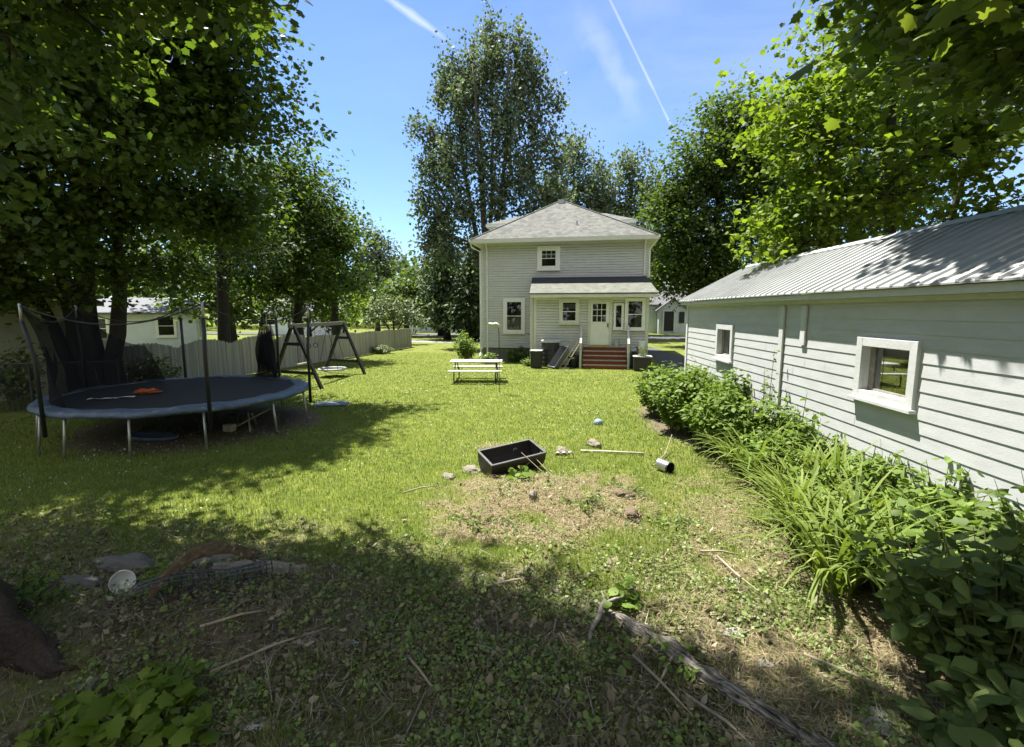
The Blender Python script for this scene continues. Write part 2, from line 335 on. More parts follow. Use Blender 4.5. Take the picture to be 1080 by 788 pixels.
o = N('ShaderNodeOutputMaterial'); L(b.outputs[0], o.inputs[0])
ground = tag(mesh_np('ground', gv, gf, np.full(len(ii), 4), m, smooth=True), kind='structure')
zs, zw, zd = zones(gv[:, 0], gv[:, 1])
for nm, arr in (('straw', zs), ('soil', zd)):
    at = ground.data.attributes.new(nm, 'FLOAT', 'POINT'); at.data.foreach_set('value', arr.astype(np.float32))

def sheet(name, pts, z, m): return tag(MB().face([(x, y, z) for x, y in pts]).build(name, m), kind='structure')
sheet('driveway', [(2.75, 20.6), (5.6, 20.6), (5.2, 24), (4.6, 28), (3.9, 32), (3.3, 36), (2.9, 36)], .006, M['asphalt'])
sheet('road', [(-60, 45.2), (60, 45.2), (60, 50.5), (-60, 50.5)], .010, M['asphalt'])
sheet('side_path', [(-22, 36.8), (-6.5, 36.8), (-6.5, 39.2), (-22, 39.2)], .014, M['greypath'])
for x0, x1 in ((-60, 2.9), (6.9, 60)):
    tag(MB().box(x0, x1, 45.0, 45.18, -.05, .1).build('kerb', M['greypath']), kind='structure')

# ------------------------------------------------------------------ grass, weeds, litter (uncountable stuff)
def scatter(n, x0, x1, y0, y1, pw=1.):
    """points on the lawn, density falling with distance from the garden's near end"""
    d = 1.7*(30/1.7)**(rng.random(n)**pw); a = rng.uniform(-1.05, .62, n)
    x = d*np.sin(a); y = d*np.cos(a); k = (x > x0) & (x < x1) & (y > y0) & (y < y1)
    return x[k], y[k], d[k]
GREENS = [(.078, .12, .02), (.138, .205, .036), (.2, .265, .054), (.30, .335, .11)]
M['grass'] = leafmat('grass_blade', GREENS, .45, .5, .3, (1.15, 1.2, .6))
x, y, d = scatter(620000, -13.3, 6.2, 1.3, 28)
s_, w_, d_ = zones(x, y)
keep = rng.random(len(x)) > np.maximum(s_*.8, d_*np.where((y < 5) & (x > -5.5), .8, .93))
keep &= rng.random(len(x)) > w_*.42
keep &= ~((x > -6.1) & (y > 24.4)) & ~((x > -3.1) & (x < 2.3) & (y > 22.2)) & (x < np.where(y < 15, bed_x(y)+.5, 2.7))
x, y, d = x[keep], y[keep], d[keep]; nG = len(x)
cl = fbm(x, y, .9, 3); big = np.clip(d/7, .7, 3.4)
strips('grass', np.stack([x, y, gz(x, y)-.004], -1), rng.uniform(0, 6.28, nG), rng.uniform(0, .7, nG), rng.uniform(.03, .075, nG)*(1+cl*.35)*np.clip(1.05-d/60, .7, 1), .0055*big*rng.uniform(.7, 1.5, nG), rng.uniform(.2, 1.1, nG), 2,
       np.clip(.30+cl*.42+.75*(fbm(x, y, .25, 8)-.5)+rng.normal(0, .2, nG), 0, 1), M['grass']); tag(bpy.data.objects['grass'], kind='stuff', label='short mown green lawn grass across the back yard')
x, y, d = scatter(9000, -12, 1.5, 4.8, 22); keep = fbm(x, y, .6, 21) > .56; x, y, d = x[keep], y[keep], d[keep]; k = len(x)
M['clover'] = mat('clover_flower', (.62, .62, .55), (.5, .5, .42), 6, .8)
leaf_mesh('clover_flowers', T_FAR, np.stack([x, y, gz(x, y)+rng.uniform(.03, .06, k)], -1), rng.normal(0, .4, (k, 3))+np.array([0, -.5, 1]), rng.uniform(.010, .022, k)*np.clip(d/8, 1, 1.6), np.zeros(k), M['clover'])
tag(bpy.data.objects['clover_flowers'], kind='stuff', label='tiny white clover flowers dotting the lawn')
# broadleaf ground cover
M['weed'] = leafmat('weed_leaf', [(.085, .13, .032), (.145, .2, .05), (.2, .26, .075), (.28, .32, .11)], .3, .5, .35)
x, y, d = scatter(210000, -9, 2.2, 1.3, 8.5, 1.15)
s_, w_, d_ = zones(x, y)
keep = (rng.random(len(x)) < np.clip(w_*1.05-d_*.32, .03, 1)) & (x < bed_x(y)+.3)
keep &= (fbm(x, y, 1.9, 12)+rng.normal(0, .035, len(x)) > .435)
x, y, d = x[keep], y[keep], d[keep]; k = len(x)
nr = rng.normal(0, .6, (k, 3)); nr[:, 2] += 1
T_LOBED = half([(.34, .02), (.5, .3), (.36, .42), (.4, .72), (.16, .8)], .18)
leaf_mesh('ground_cover', T_LOBED, np.stack([x, y, gz(x, y)+rng.uniform(.01, .075, k)], -1), nr, np.clip(rng.lognormal(-4.0, .42, k), .009, .06), np.clip(rng.normal(.42, .22, k), 0, 1), M['weed'])
tag(bpy.data.objects['ground_cover'], kind='stuff', label='low broadleaf weeds creeping over the shaded ground')
# dead leaves and chips
M['litter'] = leafmat('dead_leaf', [(.07, .058, .038), (.165, .14, .09), (.28, .245, .165), (.44, .41, .33)], .1, .8, .2, (1, .9, .7))
x, y, d = scatter(260000, -9.5, 3.4, 1.3, 9.5, 1.1)
s_, w_, d_ = zones(x, y); keep = rng.random(len(x)) < np.maximum(d_*.95*(1-s_), s_*.1)*(.12+.88*sst(.40, .56, fbm(x, y, 1.5, 31)))+.03*(y < 5)
x, y, d = x[keep], y[keep], d[keep]; k = len(x)
nr = rng.normal(0, .6, (k, 3)); nr[:, 2] += .8
leaf_mesh('leaf_litter', T_OVATE, np.stack([x, y, gz(x, y)+rng.uniform(.0, .035, k)], -1), nr, np.clip(rng.lognormal(-3.55, .5, k), .008, .085), np.clip(rng.beta(1.3, 3, k), 0, 1), M['litter'])
tag(bpy.data.objects['leaf_litter'], kind='stuff', label='brown dead leaves and wood chips littering the bare soil')
# dead twigs in the shade
M['twigs'] = leafmat('fine_twig', [(.05, .042, .032), (.12, .1, .075), (.26, .23, .185)], .02, .8, .2, (1, .95, .9))
x, y, d = scatter(26000, -6, 2.0, 1.4, 5.2, 1.0); s_, w_, d_ = zones(x, y); keep = rng.random(len(x)) < (.1+.75*d_)*sst(.36, .6, fbm(x, y, 1.1, 41)); x, y = x[keep], y[keep]; k = len(x)
strips('twig_litter', np.stack([x, y, gz(x, y)+rng.uniform(.01, .05, k)], -1), rng.uniform(0, 6.28, k), rng.uniform(1.2, 1.62, k), np.clip(rng.lognormal(-2.1, .6, k), .04, .6), rng.uniform(.003, .0075, k), rng.uniform(-.5, .5, k), 3, rng.random(k), M['twigs'])
tag(bpy.data.objects['twig_litter'], kind='stuff', label='fine dead twigs tangled in the shaded litter')
# straw stalks
M['straw'] = leafmat('straw_stalk', [(.11, .085, .045), (.25, .2, .11), (.42, .36, .22)], .1, .7, .25, (1, .95, .8))
x, y, d = scatter(230000, -5, 2.3, 1.4, 9, 1.0)
s_, w_, d_ = zones(x, y); keep = rng.random(len(x)) < np.clip(s_*.95+d_*.16*(y < 6)*.6, 0, 1)
x, y = x[keep], y[keep]; k = len(x)
az = rng.uniform(0, 6.28, k)
strips('straw', np.stack([x, y, gz(x, y)+rng.uniform(.005, .05, k)], -1), az, rng.uniform(1.25, 1.62, k), rng.uniform(.03, .13, k)*np.where(rng.random(k) < .06, 2, 1), rng.uniform(.002, .0055, k), rng.uniform(-.1, .3, k), 2, rng.random(k), M['straw'])
tag(bpy.data.objects['straw'], kind='stuff', label='dry straw and dead stalks strewn on the bare patches')
#PART2
# ------------------------------------------------------------------ trees
M['maple'] = leafmat('maple_leaf', [(.042, .072, .018), (.065, .105, .024), (.095, .14, .032), (.135, .175, .045)], .42, .5, .3, (1.5, 1.6, .5))
M['mapledark'] = leafmat('shaded_maple_leaf', [(.05, .08, .015), (.085, .13, .022), (.125, .175, .03), (.17, .215, .045)], .42, .55, .22, (1.4, 1.45, .5))
M['maplebright'] = leafmat('bright_maple_leaf', [(.07, .115, .015), (.115, .175, .021), (.16, .225, .03), (.2, .255, .042)], .45, .55, .2, (1.45, 1.5, .5))
M['poplar'] = leafmat('poplar_leaf', [(.055, .078, .038), (.092, .122, .066), (.14, .172, .108), (.21, .24, .175)], .38, .6, .2, (1.2, 1.3, .6))
M['deep'] = leafmat('deep_leaf', [(.035, .062, .014), (.058, .092, .02), (.088, .128, .028), (.125, .165, .04)], .42, .6, .2, (1.4, 1.5, .5))
M['pale'] = leafmat('pale_leaf', [(.075, .11, .045), (.12, .16, .065), (.17, .21, .1), (.25, .28, .16)], .35, .5, .35, (1.2, 1.25, .7))
M['conifer'] = leafmat('conifer_spray', [(.032, .055, .022), (.055, .085, .032), (.08, .115, .045), (.11, .14, .065)], .25, .6, .25, (1.1, 1.2, .7))
def reseed(label):
    global rng
    import zlib
    q = zlib.crc32(label.encode()); random.seed(q); rng = np.random.default_rng(q)
def limb(mb, p, q, r0, r1, sag=.0, n=5, seg=5):
    p, q = Vector(p), Vector(q); d = (q-p).length; pts = []
    off = Vector((random.uniform(-1, 1), random.uniform(-1, 1), random.uniform(.1, .8)))*d*.10
    for i in range(seg+1):
        t = i/seg; pts.append(p.lerp(q, t)+off*math.sin(math.pi*t)+Vector((0, 0, sag*math.sin(math.pi*t)*d))+Vector((random.gauss(0, .012), random.gauss(0, .012), 0))*d)
    mb.tube(pts, [r0+(r1-r0)*(i/seg)**.8 for i in range(seg+1)], n); return pts
def tree(name, label, base, stems, blobs, tmpl, lsize, per, ml, bark, dens=1., clump=(.5, .22), group=None, up=.8, tipd=(0, 0, -.6), out=.5, cat='tree', spread=.55, twigs=6, lump=.5):
    """stems: [(points, r0, r1)]; blobs: [(centre, radii, clump count)] in world coordinates"""
    reseed(label); root = empty(name, base, label, cat, group); tb = MB(); nodes = []
    for pts, r0, r1 in stems:
        k = len(pts); pp = []
        for i in range(k-1):
            for j in range(4):
                t = j/4; p = Vector(pts[i]).lerp(Vector(pts[i+1]), t); pp.append(p+Vector((random.gauss(0, 1), random.gauss(0, 1), 0))*max(.3*r1, .07 if len(stems) > 4 else 0)*(0 if i+j == 0 else 1))
        pp.append(Vector(pts[-1])); K = len(pp)
        rad = [r0+(r1-r0)*(i/(K-1))**.75 for i in range(K)]; rad[0] *= 1.35
        tb.tube(pp, rad, 9); nodes += list(zip(pp, rad))
    P = []; Nn = []; S = []; VV = []; TP = []
    for c, rr, nc in blobs:
        c = Vector(c); cand = [q for q in nodes if q[0].z < c.z+.2*rr[2]] or nodes[:1]
        st = min(cand, key=lambda q: (q[0]-c).length+.35*abs(q[0].z-(c.z-.7*(q[0].xy-c.xy).length)))
        r_l = max(.022, min(st[1]*.55, .035*sum(rr)/1.5+.02))
        lp = limb(tb, st[0], c, r_l, r_l*.45, seg=6, n=6)
        nc = int(nc*dens); u = unit(rng.normal(size=(nc, 3)))
        lob = np.array([mnoise.noise(Vector(v)*1.7+c) for v in u.tolist()])
        rad = (rng.random(nc)**.38)*(1+lump*lob)*rng.uniform(.85, 1.12, nc)
        cp = np.array(c)+u*rad[:, None]*np.array(rr)
        for i in range(min(twigs, nc)):
            limb(tb, lp[random.randint(2, 6)], cp[random.randrange(nc)], r_l*.42, r_l*.1, n=4, seg=4)
        csz = rng.uniform(.6, 1.35, nc); cv = rng.normal(0, .16, nc)
        outd = unit(u*np.array([1, 1, .35])+rng.normal(0, .25, (nc, 3)))
        n_i = np.maximum((per*csz**1.4).astype(int), 3); idx = np.repeat(np.arange(nc), n_i); T = len(idx)
        a = rng.uniform(-1, .8, T)*clump[0]*1.3*csz[idx]
        p = cp[idx]+outd[idx]*a[:, None]+rng.normal(0, 1, (T, 3))*np.array([clump[0]*.38, clump[0]*.38, clump[1]*.85])*csz[idx][:, None]
        P.append(p); Nn.append(np.array([0, 0, up])+outd[idx]*out*.6+rng.normal(0, spread, (T, 3)))
        S.append(lsize*rng.uniform(.5, 1.35, T)); VV.append(np.clip(.45+cv[idx]+rng.normal(0, .23, T), 0, 1)); TP.append(outd[idx]*.8+np.array(tipd)+rng.normal(0, .5, (T, 3)))
    tb.build('trunk', bark, root, smooth=True)
    leaf_mesh('crown', tmpl, np.concatenate(P), np.concatenate(Nn), np.concatenate(S), np.concatenate(VV), ml, root, np.concatenate(TP))
    return root
def Bs(lst, f): return [((a, b, c), (r, r2, r3), int(f*(r*r2*r3)**.62*26)) for a, b, c, r, r2, r3 in lst]

# the big multi-stemmed maple left of the trampoline
b0 = (-14.1, 11.3, 0)
tree('maple_tree', 'huge multi-stemmed dark maple behind the trampoline, filling the upper left', b0,
     [([(-14.1, 11.3, -.1), (-13.9, 11.2, 2), (-13.6, 11.2, 6), (-13.2, 11.3, 11)], .36, .12),
      ([(-14.3, 11.4, -.1), (-14.5, 11.3, 2.2), (-14.9, 11.2, 5.5), (-15.8, 11, 10)], .28, .1),
      ([(-13.7, 11.5, -.1), (-13.2, 11.5, 2.5), (-12.9, 11.4, 4.5), (-11.4, 11.6, 8)], .26, .08),
      ([(-14.3, 11.2, -.1), (-14.8, 11, 2), (-15.7, 10.6, 4.5), (-17.4, 10, 8)], .2, .07)],
     Bs([(-12.5, 9, 11.5, 3.4, 3.4, 2.6), (-15.5, 10, 12, 3.6, 3.6, 3), (-10.6, 11, 9.6, 2.5, 2.6, 2.2), (-13, 12, 8.2, 3, 3, 1.8), (-10.4, 9.5, 6.6, 2.0, 2.2, 1.4), (-16, 9, 7.5, 3, 3, 2.2), (-9.4, 11.7, 7.5, 1.5, 1.7, 1.4),
         (-11.8, 8.2, 8.7, 2.6, 2.4, 1.7), (-12.2, 11.2, 5.3, 2.3, 2, 1.2), (-10.4, 12.6, 5.2, 1.5, 1.6, 1), (-14.6, 8.5, 5.2, 1.8, 1.6, 1.2), (-17.5, 11, 6, 2.2, 2, 1.6), (-12.6, 9.2, 4.3, 1.5, 1.3, .75), (-11.4, 13, 13.2, 2.6, 2.6, 2.4), (-13.6, 13.4, 4, 1.6, 1.3, .8), (-14.8, 9.6, 3.9, 1.6, 1.2, .7), (-14.4, 10.1, 3.1, 1.1, .7, .5), (-13, 10.2, 4.7, 1.3, .9, .7), (-12.2, 10.6, 3.5, .8, .7, .45), (-15.6, 9.9, 3.0, .9, .7, .5), (-16.6, 8.6, 4.6, 1.6, 1.4, 1), (-9.0, 10.4, 9.2, 1.5, 1.6, 1.2), (-12.2, 7.6, 6.6, 1.6, 1.4, 1), (-13.4, 9.2, 6.6, 1.8, 1.6, 1.1), (-11.2, 10.4, 11.8, 2.4, 2.4, 2)], 1.35),
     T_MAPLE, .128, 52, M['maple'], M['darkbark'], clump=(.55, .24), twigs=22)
# maple whose foot is at the left edge and whose crown roofs the foreground
b1 = (-4.95, 2.25, gzf(-4.7, 2.3))
tree('maple_tree', 'tall shade maple at the near left edge, only its dark boughs and root flare showing', b1,
     [([(-4.95, 2.25, -.1), (-5.0, 2.2, .9), (-5.0, 2.2, 4), (-4.8, 2.6, 8), (-4.6, 3.2, 12)], .42, .14), ([(-5.0, 2.2, 3.5), (-5.6, 3.2, 7), (-5.9, 4.6, 11)], .22, .08)],
     Bs([(-4.2, 4.0, 13, 3.3, 3.0, 2.2), (-6.5, 4.5, 12, 3.2, 3, 2.2), (-2.5, 2.2, 12.6, 3, 2.6, 2), (-5, .6, 12.5, 3.2, 2.6, 2.2), (-1.2, -.2, 12, 2.8, 2.6, 1.8), (-7.5, 2, 11, 2.6, 2.6, 2), (-4.2, 5.2, 12.6, 2.0, 1.5, 1.4), (-4.3, 6.1, 13.3, 1.5, .9, 1.0), (-2.6, 5.0, 13.2, 1.6, 1.2, 1.1), (-5.1, 6.0, 12.9, 1.7, 1.3, 1.2), (-6.2, 6.0, 11.6, 1.6, 1.2, 1.1)], 1.15)
     + Bs([(-5.7, 5.4, 8.4, 1.35, 1.5, 1.0), (-6.4, 5.2, 6.2, 1.2, 1.3, .8), (-6.1, 3.4, 4.7, .85, .8, .7), (-6.6, 4.0, 3.9, .7, .7, .5), (-4.05, 5.5, 6.25, .34, .45, .32), (-4.3, 5.4, 6.3, .5, .6, .4), (-4.2, 5.4, 6.9, .5, .7, .45), (-4.4, 5.2, 7.7, .8, .8, .65), (-5.2, 5.0, 8.0, 1.1, 1.1, .8), (-5.0, 5.3, 6.4, .9, .8, .6), (-7.6, 5.6, 7.6, 1.2, 1.2, .9), (-7.4, 5.2, 5.4, .9, .9, .7)], 1.15),
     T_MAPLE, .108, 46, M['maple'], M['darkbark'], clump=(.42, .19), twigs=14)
# near maple hanging in from the upper right
tree('maple_tree', 'near maple at the upper right, its big bright leaves hanging over the shed roof', (5.9, -1.6, 0),
     [([(5.9, -1.6, -.1), (5.8, -1.4, 2.5), (5.5, -.6, 5), (5.2, .8, 8.5)], .36, .12)],
     Bs([(4.1, 6.6, 5.9, 1.15, 1.1, .95), (5.1, 6.0, 5.7, 1.3, 1.3, 1.0), (4.6, 4.7, 6.0, 1.3, 1.3, 1.0), (5.0, 7.6, 6.7, 1.5, 1.3, 1.0), (6.2, 6.8, 5.2, 1.3, 1.2, 1.0), (4.4, 5.6, 4.9, .9, .8, .5), (2.3, 3.2, 4.65, .62, .5, .35), (2.75, 3.9, 5.0, .8, .7, .45), (3.4, 4.6, 5.7, .9, .8, .6), (7.2, 8.2, 6.8, 1.8, 1.6, 1.5), (3.6, 2.5, 8.6, 2.2, 2.2, 1.4), (1.6, -.4, 8.8, 2.4, 2.2, 1.4), (5, 1, 8.6, 2.4, 2.4, 1.6), (2.9, 1.2, 6.9, 1.4, 1.2, .8), (4.6, 6.2, 7.6, 1.5, 1.3, 1.0), (5.8, 7.4, 8.4, 1.8, 1.6, 1.2), (3.9, 4.4, 7.4, 1.3, 1.2, .8), (6.4, 5.4, 6.8, 1.4, 1.4, 1.1), (3.1, 7.9, 10.2, 1.2, 1.2, .9), (3.4, 10.0, 10.9, 1.5, 1.5, 1.0), (4.1, 8.4, 10.2, 1.6, 1.4, 1.0), (3.5, 8.8, 9.7, 1.3, 1.3, .8), (2.75, 7.6, 9.2, .75, .9, .6), (2.5, 6.2, 9.8, .8, .9, .6), (2.5, 7.4, 9.9, .8, .9, .6), (2.65, 8.8, 10.1, .8, .9, .6), (3.0, 5.2, 9.6, .8, .8, .6), (3.2, 6.4, 9.9, .8, .8, .6), (3.3, 7.6, 10.0, .8, .8, .6), (2.9, 8.9, 9.9, 1.1, 1.2, .8), (3.6, 6.6, 8.8, 1.3, 1.2, .9), (4.2, 7.6, 9.4, 1.3, 1.2, .8), (4.6, 10, 10.4, 1.6, 1.4, .9), (-.4, 5.2, 9.9, 1.3, 1.1, .9), (1.0, 4.2, 9.8, 1.2, 1.1, .8)], 1.75),
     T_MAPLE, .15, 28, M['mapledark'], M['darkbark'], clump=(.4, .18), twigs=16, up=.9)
# bright maple behind the shed
tree('maple_tree', 'sunlit yellow-green maple leaning over the shed ridge', (7.6, 14.3, 0),
     [([(7.6, 14.3, -.1), (7.3, 14.2, 3), (6.9, 14, 6.5), (6.5, 13.8, 9.5)], .22, .07), ([(7.8, 14.4, -.1), (8.6, 14.6, 4), (9.2, 14.5, 8)], .16, .05)],
     Bs([(4.5, 13.4, 4.1, .9, 1.0, .6), (5.3, 13.6, 6.6, 1.7, 1.8, 1.5), (6.9, 13.3, 8.4, 2, 2, 1.5), (4.8, 13.9, 4.9, 1.3, 1.5, .9), (6.2, 12.9, 5.2, 1.6, 1.3, 1.0), (8, 13, 6.4, 1.8, 1.6, 1.4), (4.9, 14.6, 7.7, 1.3, 1.4, 1.2), (9.2, 13, 8.4, 2, 2, 1.6), (8.2, 12.6, 4.5, 1.5, 1.2, .75), (6, 14.2, 10.1, 1.5, 1.6, 1.2)], 1.1),
     T_MAPLE, .135, 30, M['maplebright'], M['bark'], clump=(.48, .18), twigs=20)
tree('maple_tree', 'shaded dark tree behind the near end of the shed roof', (12.6, 10.5, 0),
     [([(12.6, 10.5, -.1), (12.4, 10.5, 4), (12.2, 10.4, 9)], .3, .1)],
     Bs([(10.8, 10.2, 6.2, 2, 2, 1.8), (12.8, 9.5, 6, 2.4, 2.2, 2.2), (11.5, 11.5, 8.6, 2.6, 2.4, 2.2), (10.2, 9, 8.4, 1.8, 1.8, 1.6), (11.2, 9.2, 4.3, 1.6, 1.4, .9), (14.5, 11, 8, 2.4, 2.4, 2.4), (13, 7.6, 5.6, 2, 1.8, 1.8), (11, 7.4, 6.8, 1.8, 1.6, 1.5), (12, 8, 4.2, 1.6, 1.4, .9)], 1.3),
     T_FAR, .19, 22, M['deep'], M['darkbark'], twigs=5)
# dark broad tree right of the house
tree('shade_tree', 'broad dark-green tree standing right of the grey house', (8.2, 37, 0),
     [([(8.2, 37, -.1), (8.1, 37, 5), (7.8, 37, 11)], .5, .15), ([(8.6, 37, 3), (10, 37, 9)], .3, .1)],
     Bs([(5.6, 36.5, 8, 3, 3, 3), (8.5, 36, 7, 3.4, 3.2, 3), (6.6, 36.5, 12, 2.8, 2.8, 2.6), (9.2, 36, 12.2, 3.2, 3, 2.9), (8.2, 37, 15.2, 2.4, 2.4, 2), (11.6, 36.5, 9.6, 3, 3, 3), (5, 36.3, 5, 1.9, 2, 1.5), (4.6, 36.5, 10, 1.7, 1.8, 1.8), (11, 36, 14, 2.4, 2.4, 2.2), (7, 35.5, 4.3, 1.9, 1.6, 1.2)], 1.25),
     T_FAR, .25, 27, M['deep'], M['darkbark'], clump=(.75, .34), twigs=4)
tree('shade_tree', 'taller tree at the right, between the dark tree and the bright maple', (15, 33, 0),
     [([(15, 33, -.1), (14.8, 33, 6), (14.5, 33, 13)], .45, .14)],
     Bs([(13.5, 32.5, 10, 3, 3, 3), (16, 32, 9, 3.2, 3, 3), (14, 32.5, 14.5, 2.8, 2.8, 2.4), (17.5, 32, 13, 3, 3, 3), (13, 32, 6, 2.2, 2, 1.6)], 1.1),
     T_FAR, .25, 26, M['maple'], M['darkbark'], clump=(.75, .34), twigs=4)
# poplar behind the house
ps = []
for ang, rr, top in ((0, .0, 21), (.9, .75, 19.5), (2.2, .8, 20), (3.4, .8, 18.5), (4.4, .7, 17.5), (5.5, .7, 19)):
    ps.append(([(-7.4+.25*math.cos(ang), 33+.25*math.sin(ang), -.1), (-7.4+.7*rr*math.cos(ang), 33+.7*rr*math.sin(ang), 5), (-7.4+2.2*rr*math.cos(ang), 33+2.2*rr*math.sin(ang), 12), (-7.4+3.1*rr*math.cos(ang), 33+3.1*rr*math.sin(ang), top)], .3, .05))
pb = [(-7.5, 31.3, 11.2, 1.3, .9, 1.7), (-6.0, 31.4, 14.6, 1.0, .8, 1.6), (-8.8, 31.4, 15.4, 1.0, .8, 1.6), (-7.2, 31.5, 17.8, .8, .7, 1.3), (-9.6, 31.4, 11.6, 1.0, .8, 1.5), (-5.2, 31.4, 10.6, 1.0, .8, 1.5), (-12.3, 32.4, 14.6, .6, .7, .9), (-3.1, 32.6, 15.4, .65, .7, 1.0), (-2.9, 32.6, 12.2, .7, .7, 1.0), (-3.0, 32.6, 10, .7, .7, 1.0), (-11.9, 32.5, 9.8, .9, .9, 1.2), (-12.0, 32.6, 12.2, .6, .7, .9), (-11.7, 32.4, 7.2, .9, .9, 1.0), (-3.6, 32.6, 13.2, .6, .7, .9), (-7.3, 33, 19.9, .8, .8, 1.5), (-10.6, 32.6, 16.6, .8, .8, 1.5), (-10, 32.6, 18.2, .6, .6, 1.1), (-4.7, 32.5, 17.4, .9, .9, 1.5), (-4.0, 32.6, 16.2, .6, .7, 1.2), (-5.6, 32.6, 18.9, .7, .7, 1.2), (-11.5, 32.6, 13.6, .55, .6, 1.0), (-8.7, 32.5, 18.0, .9, 1, 1.7), (-6.6, 32.6, 18.2, .8, 1, 1.6), (-9.5, 32.5, 16.4, 1.1, 1.1, 2.1), (-7.6, 32.2, 16.6, 1.3, 1.3, 2), (-5.4, 32.6, 16.4, 1.1, 1.1, 2), (-4.4, 32.6, 14.6, .85, .9, 1.5),
      (-10.4, 32.6, 13, 1.1, 1.1, 2), (-8.6, 32, 13.2, 1.5, 1.4, 2.1), (-6.3, 32, 13.4, 1.5, 1.4, 2.1), (-4.5, 32.6, 11.8, 1.2, 1.2, 1.8), (-10.6, 32.6, 9.6, 1.2, 1.1, 1.8), (-8.7, 32, 9.4, 1.5, 1.3, 1.8), (-6.4, 32, 9.6, 1.5, 1.3, 1.9), (-4.2, 32.4, 9, 1.3, 1.2, 1.6), (-9.9, 32.3, 6.6, 1.2, 1.1, 1.4), (-7.8, 32.2, 6.4, 1.2, 1.1, 1.3), (-11.3, 32.6, 11.3, .7, .7, 1.1), (-11.2, 32.4, 7.8, .7, .7, 1)]
tree('poplar_tree', 'tall ragged poplar with silvery leaves rising behind the left of the grey house', (-7.4, 33, 0), ps, Bs(pb, 1.05), T_FAR, .215, 25, M['poplar'], M['bark'], clump=(.42, .5), up=.2, out=.9, tipd=(0, 0, .3), spread=.8, twigs=4)
for x0, y0, ht, lb in ((-2.6, 44, 17.2, 'pale poplar peeping over the middle of the house roof'), (2.2, 46, 16.4, 'poplar over the right end of the house roof')):
    tree('poplar_tree', lb, (x0, y0, 0), [([(x0, y0, -.1), (x0+.2, y0, 8), (x0, y0, ht-2)], .4, .08), ([(x0, y0, 3), (x0+1.6, y0, 9), (x0+2.2, y0, ht-4)], .25, .06)],
         Bs([(x0, y0, ht-1.6, 1.5, 1.5, 2), (x0-1.9, y0, ht-4.4, 1.7, 1.7, 2.2), (x0+1.9, y0, ht-4, 1.7, 1.7, 2.3), (x0, y0-.6, ht-6, 2.2, 2, 2.4), (x0-2.4, y0, ht-8.5, 2, 2, 2.4), (x0+2.5, y0, ht-8.5, 2, 2, 2.4), (x0, y0-.5, ht-11, 2.4, 2, 2.4)], 1.0),
         T_FAR, .27, 21, M['poplar'], M['bark'], clump=(.6, .5), up=.3, out=.8, spread=.8, twigs=3)
# trees along the fence
tree('spruce_tree', 'bare-limbed shady spruce just behind the wooden fence', (-15.2, 17.6, 0), [([(-15.2, 17.6, -.1), (-15.1, 17.6, 5), (-15, 17.6, 10)], .3, .08)],
     Bs([(-14.8, 16.8, 6.4, 2.2, 2, 1.6), (-15.6, 17, 9.0, 2.2, 2.2, 1.8), (-13.7, 17.4, 4.8, 1.8, 1.6, .8), (-16.6, 17, 5, 2, 1.8, 1.1), (-14.2, 16.3, 8, 1.5, 1.4, 1.3)], 1.2), T_NARROW, .2, 22, M['conifer'], M['darkbark'], up=.7, tipd=(0, 0, -1.2), twigs=9)
tree('maple_tree', 'rounded maple overhanging the swing set from behind the fence', (-15.8, 23.5, 0), [([(-15.8, 23.5, -.1), (-15.7, 23.5, 3), (-15.5, 23.5, 7)], .34, .12)],
     Bs([(-14.6, 22.6, 5.2, 2.1, 2, 1.5), (-16.4, 22.5, 6.6, 2.6, 2.4, 2.2), (-14.4, 23, 7.6, 1.9, 2, 1.6), (-15.6, 23, 9.2, 2, 2, 1.6), (-17.8, 22.5, 8.6, 2.2, 2, 2), (-13.7, 22.6, 3.6, 1.3, 1.5, .9), (-16, 22.2, 3.9, 1.9, 1.6, .9), (-12.9, 23, 5.8, 1.1, 1.2, 1.1)], 1.25), T_FAR, .18, 30, M['deep'], M['darkbark'], clump=(.55, .24), twigs=5)
tree('maple_tree', 'farther rounded maple beyond the swing set', (-18.6, 32, 0), [([(-18.6, 32, -.1), (-18.6, 32, 4), (-18.4, 32, 8)], .34, .12)],
     Bs([(-18.4, 31.5, 5.5, 2.4, 2.2, 2), (-17.6, 31.6, 8, 2, 2, 1.8), (-19.6, 31.6, 8.6, 2.2, 2, 2), (-17, 31.6, 4.2, 1.4, 1.4, 1), (-21, 31.6, 6, 2.4, 2.2, 2.4)], 1.0), T_FAR, .23, 24, M['maple'], M['darkbark'], clump=(.65, .3), twigs=4)
tree('young_tree', 'airy round-headed tree against the sky left of the house', (-25, 52, 0), [([(-25, 52, -.1), (-24.9, 52, 4), (-24.7, 52, 9)], .3, .1)],
     Bs([(-25.8, 51.6, 8.6, 1.7, 1.6, 1.5), (-23.9, 51.6, 8.8, 1.7, 1.6, 1.6), (-24.8, 51.6, 10.6, 1.5, 1.4, 1.3), (-25.2, 51.4, 6.4, 1.9, 1.8, 1.2), (-23.4, 51.6, 6.6, 1.3, 1.3, 1)], .95), T_FAR, .34, 12, M['poplar'], M['darkbark'], clump=(.6, .3), twigs=5)
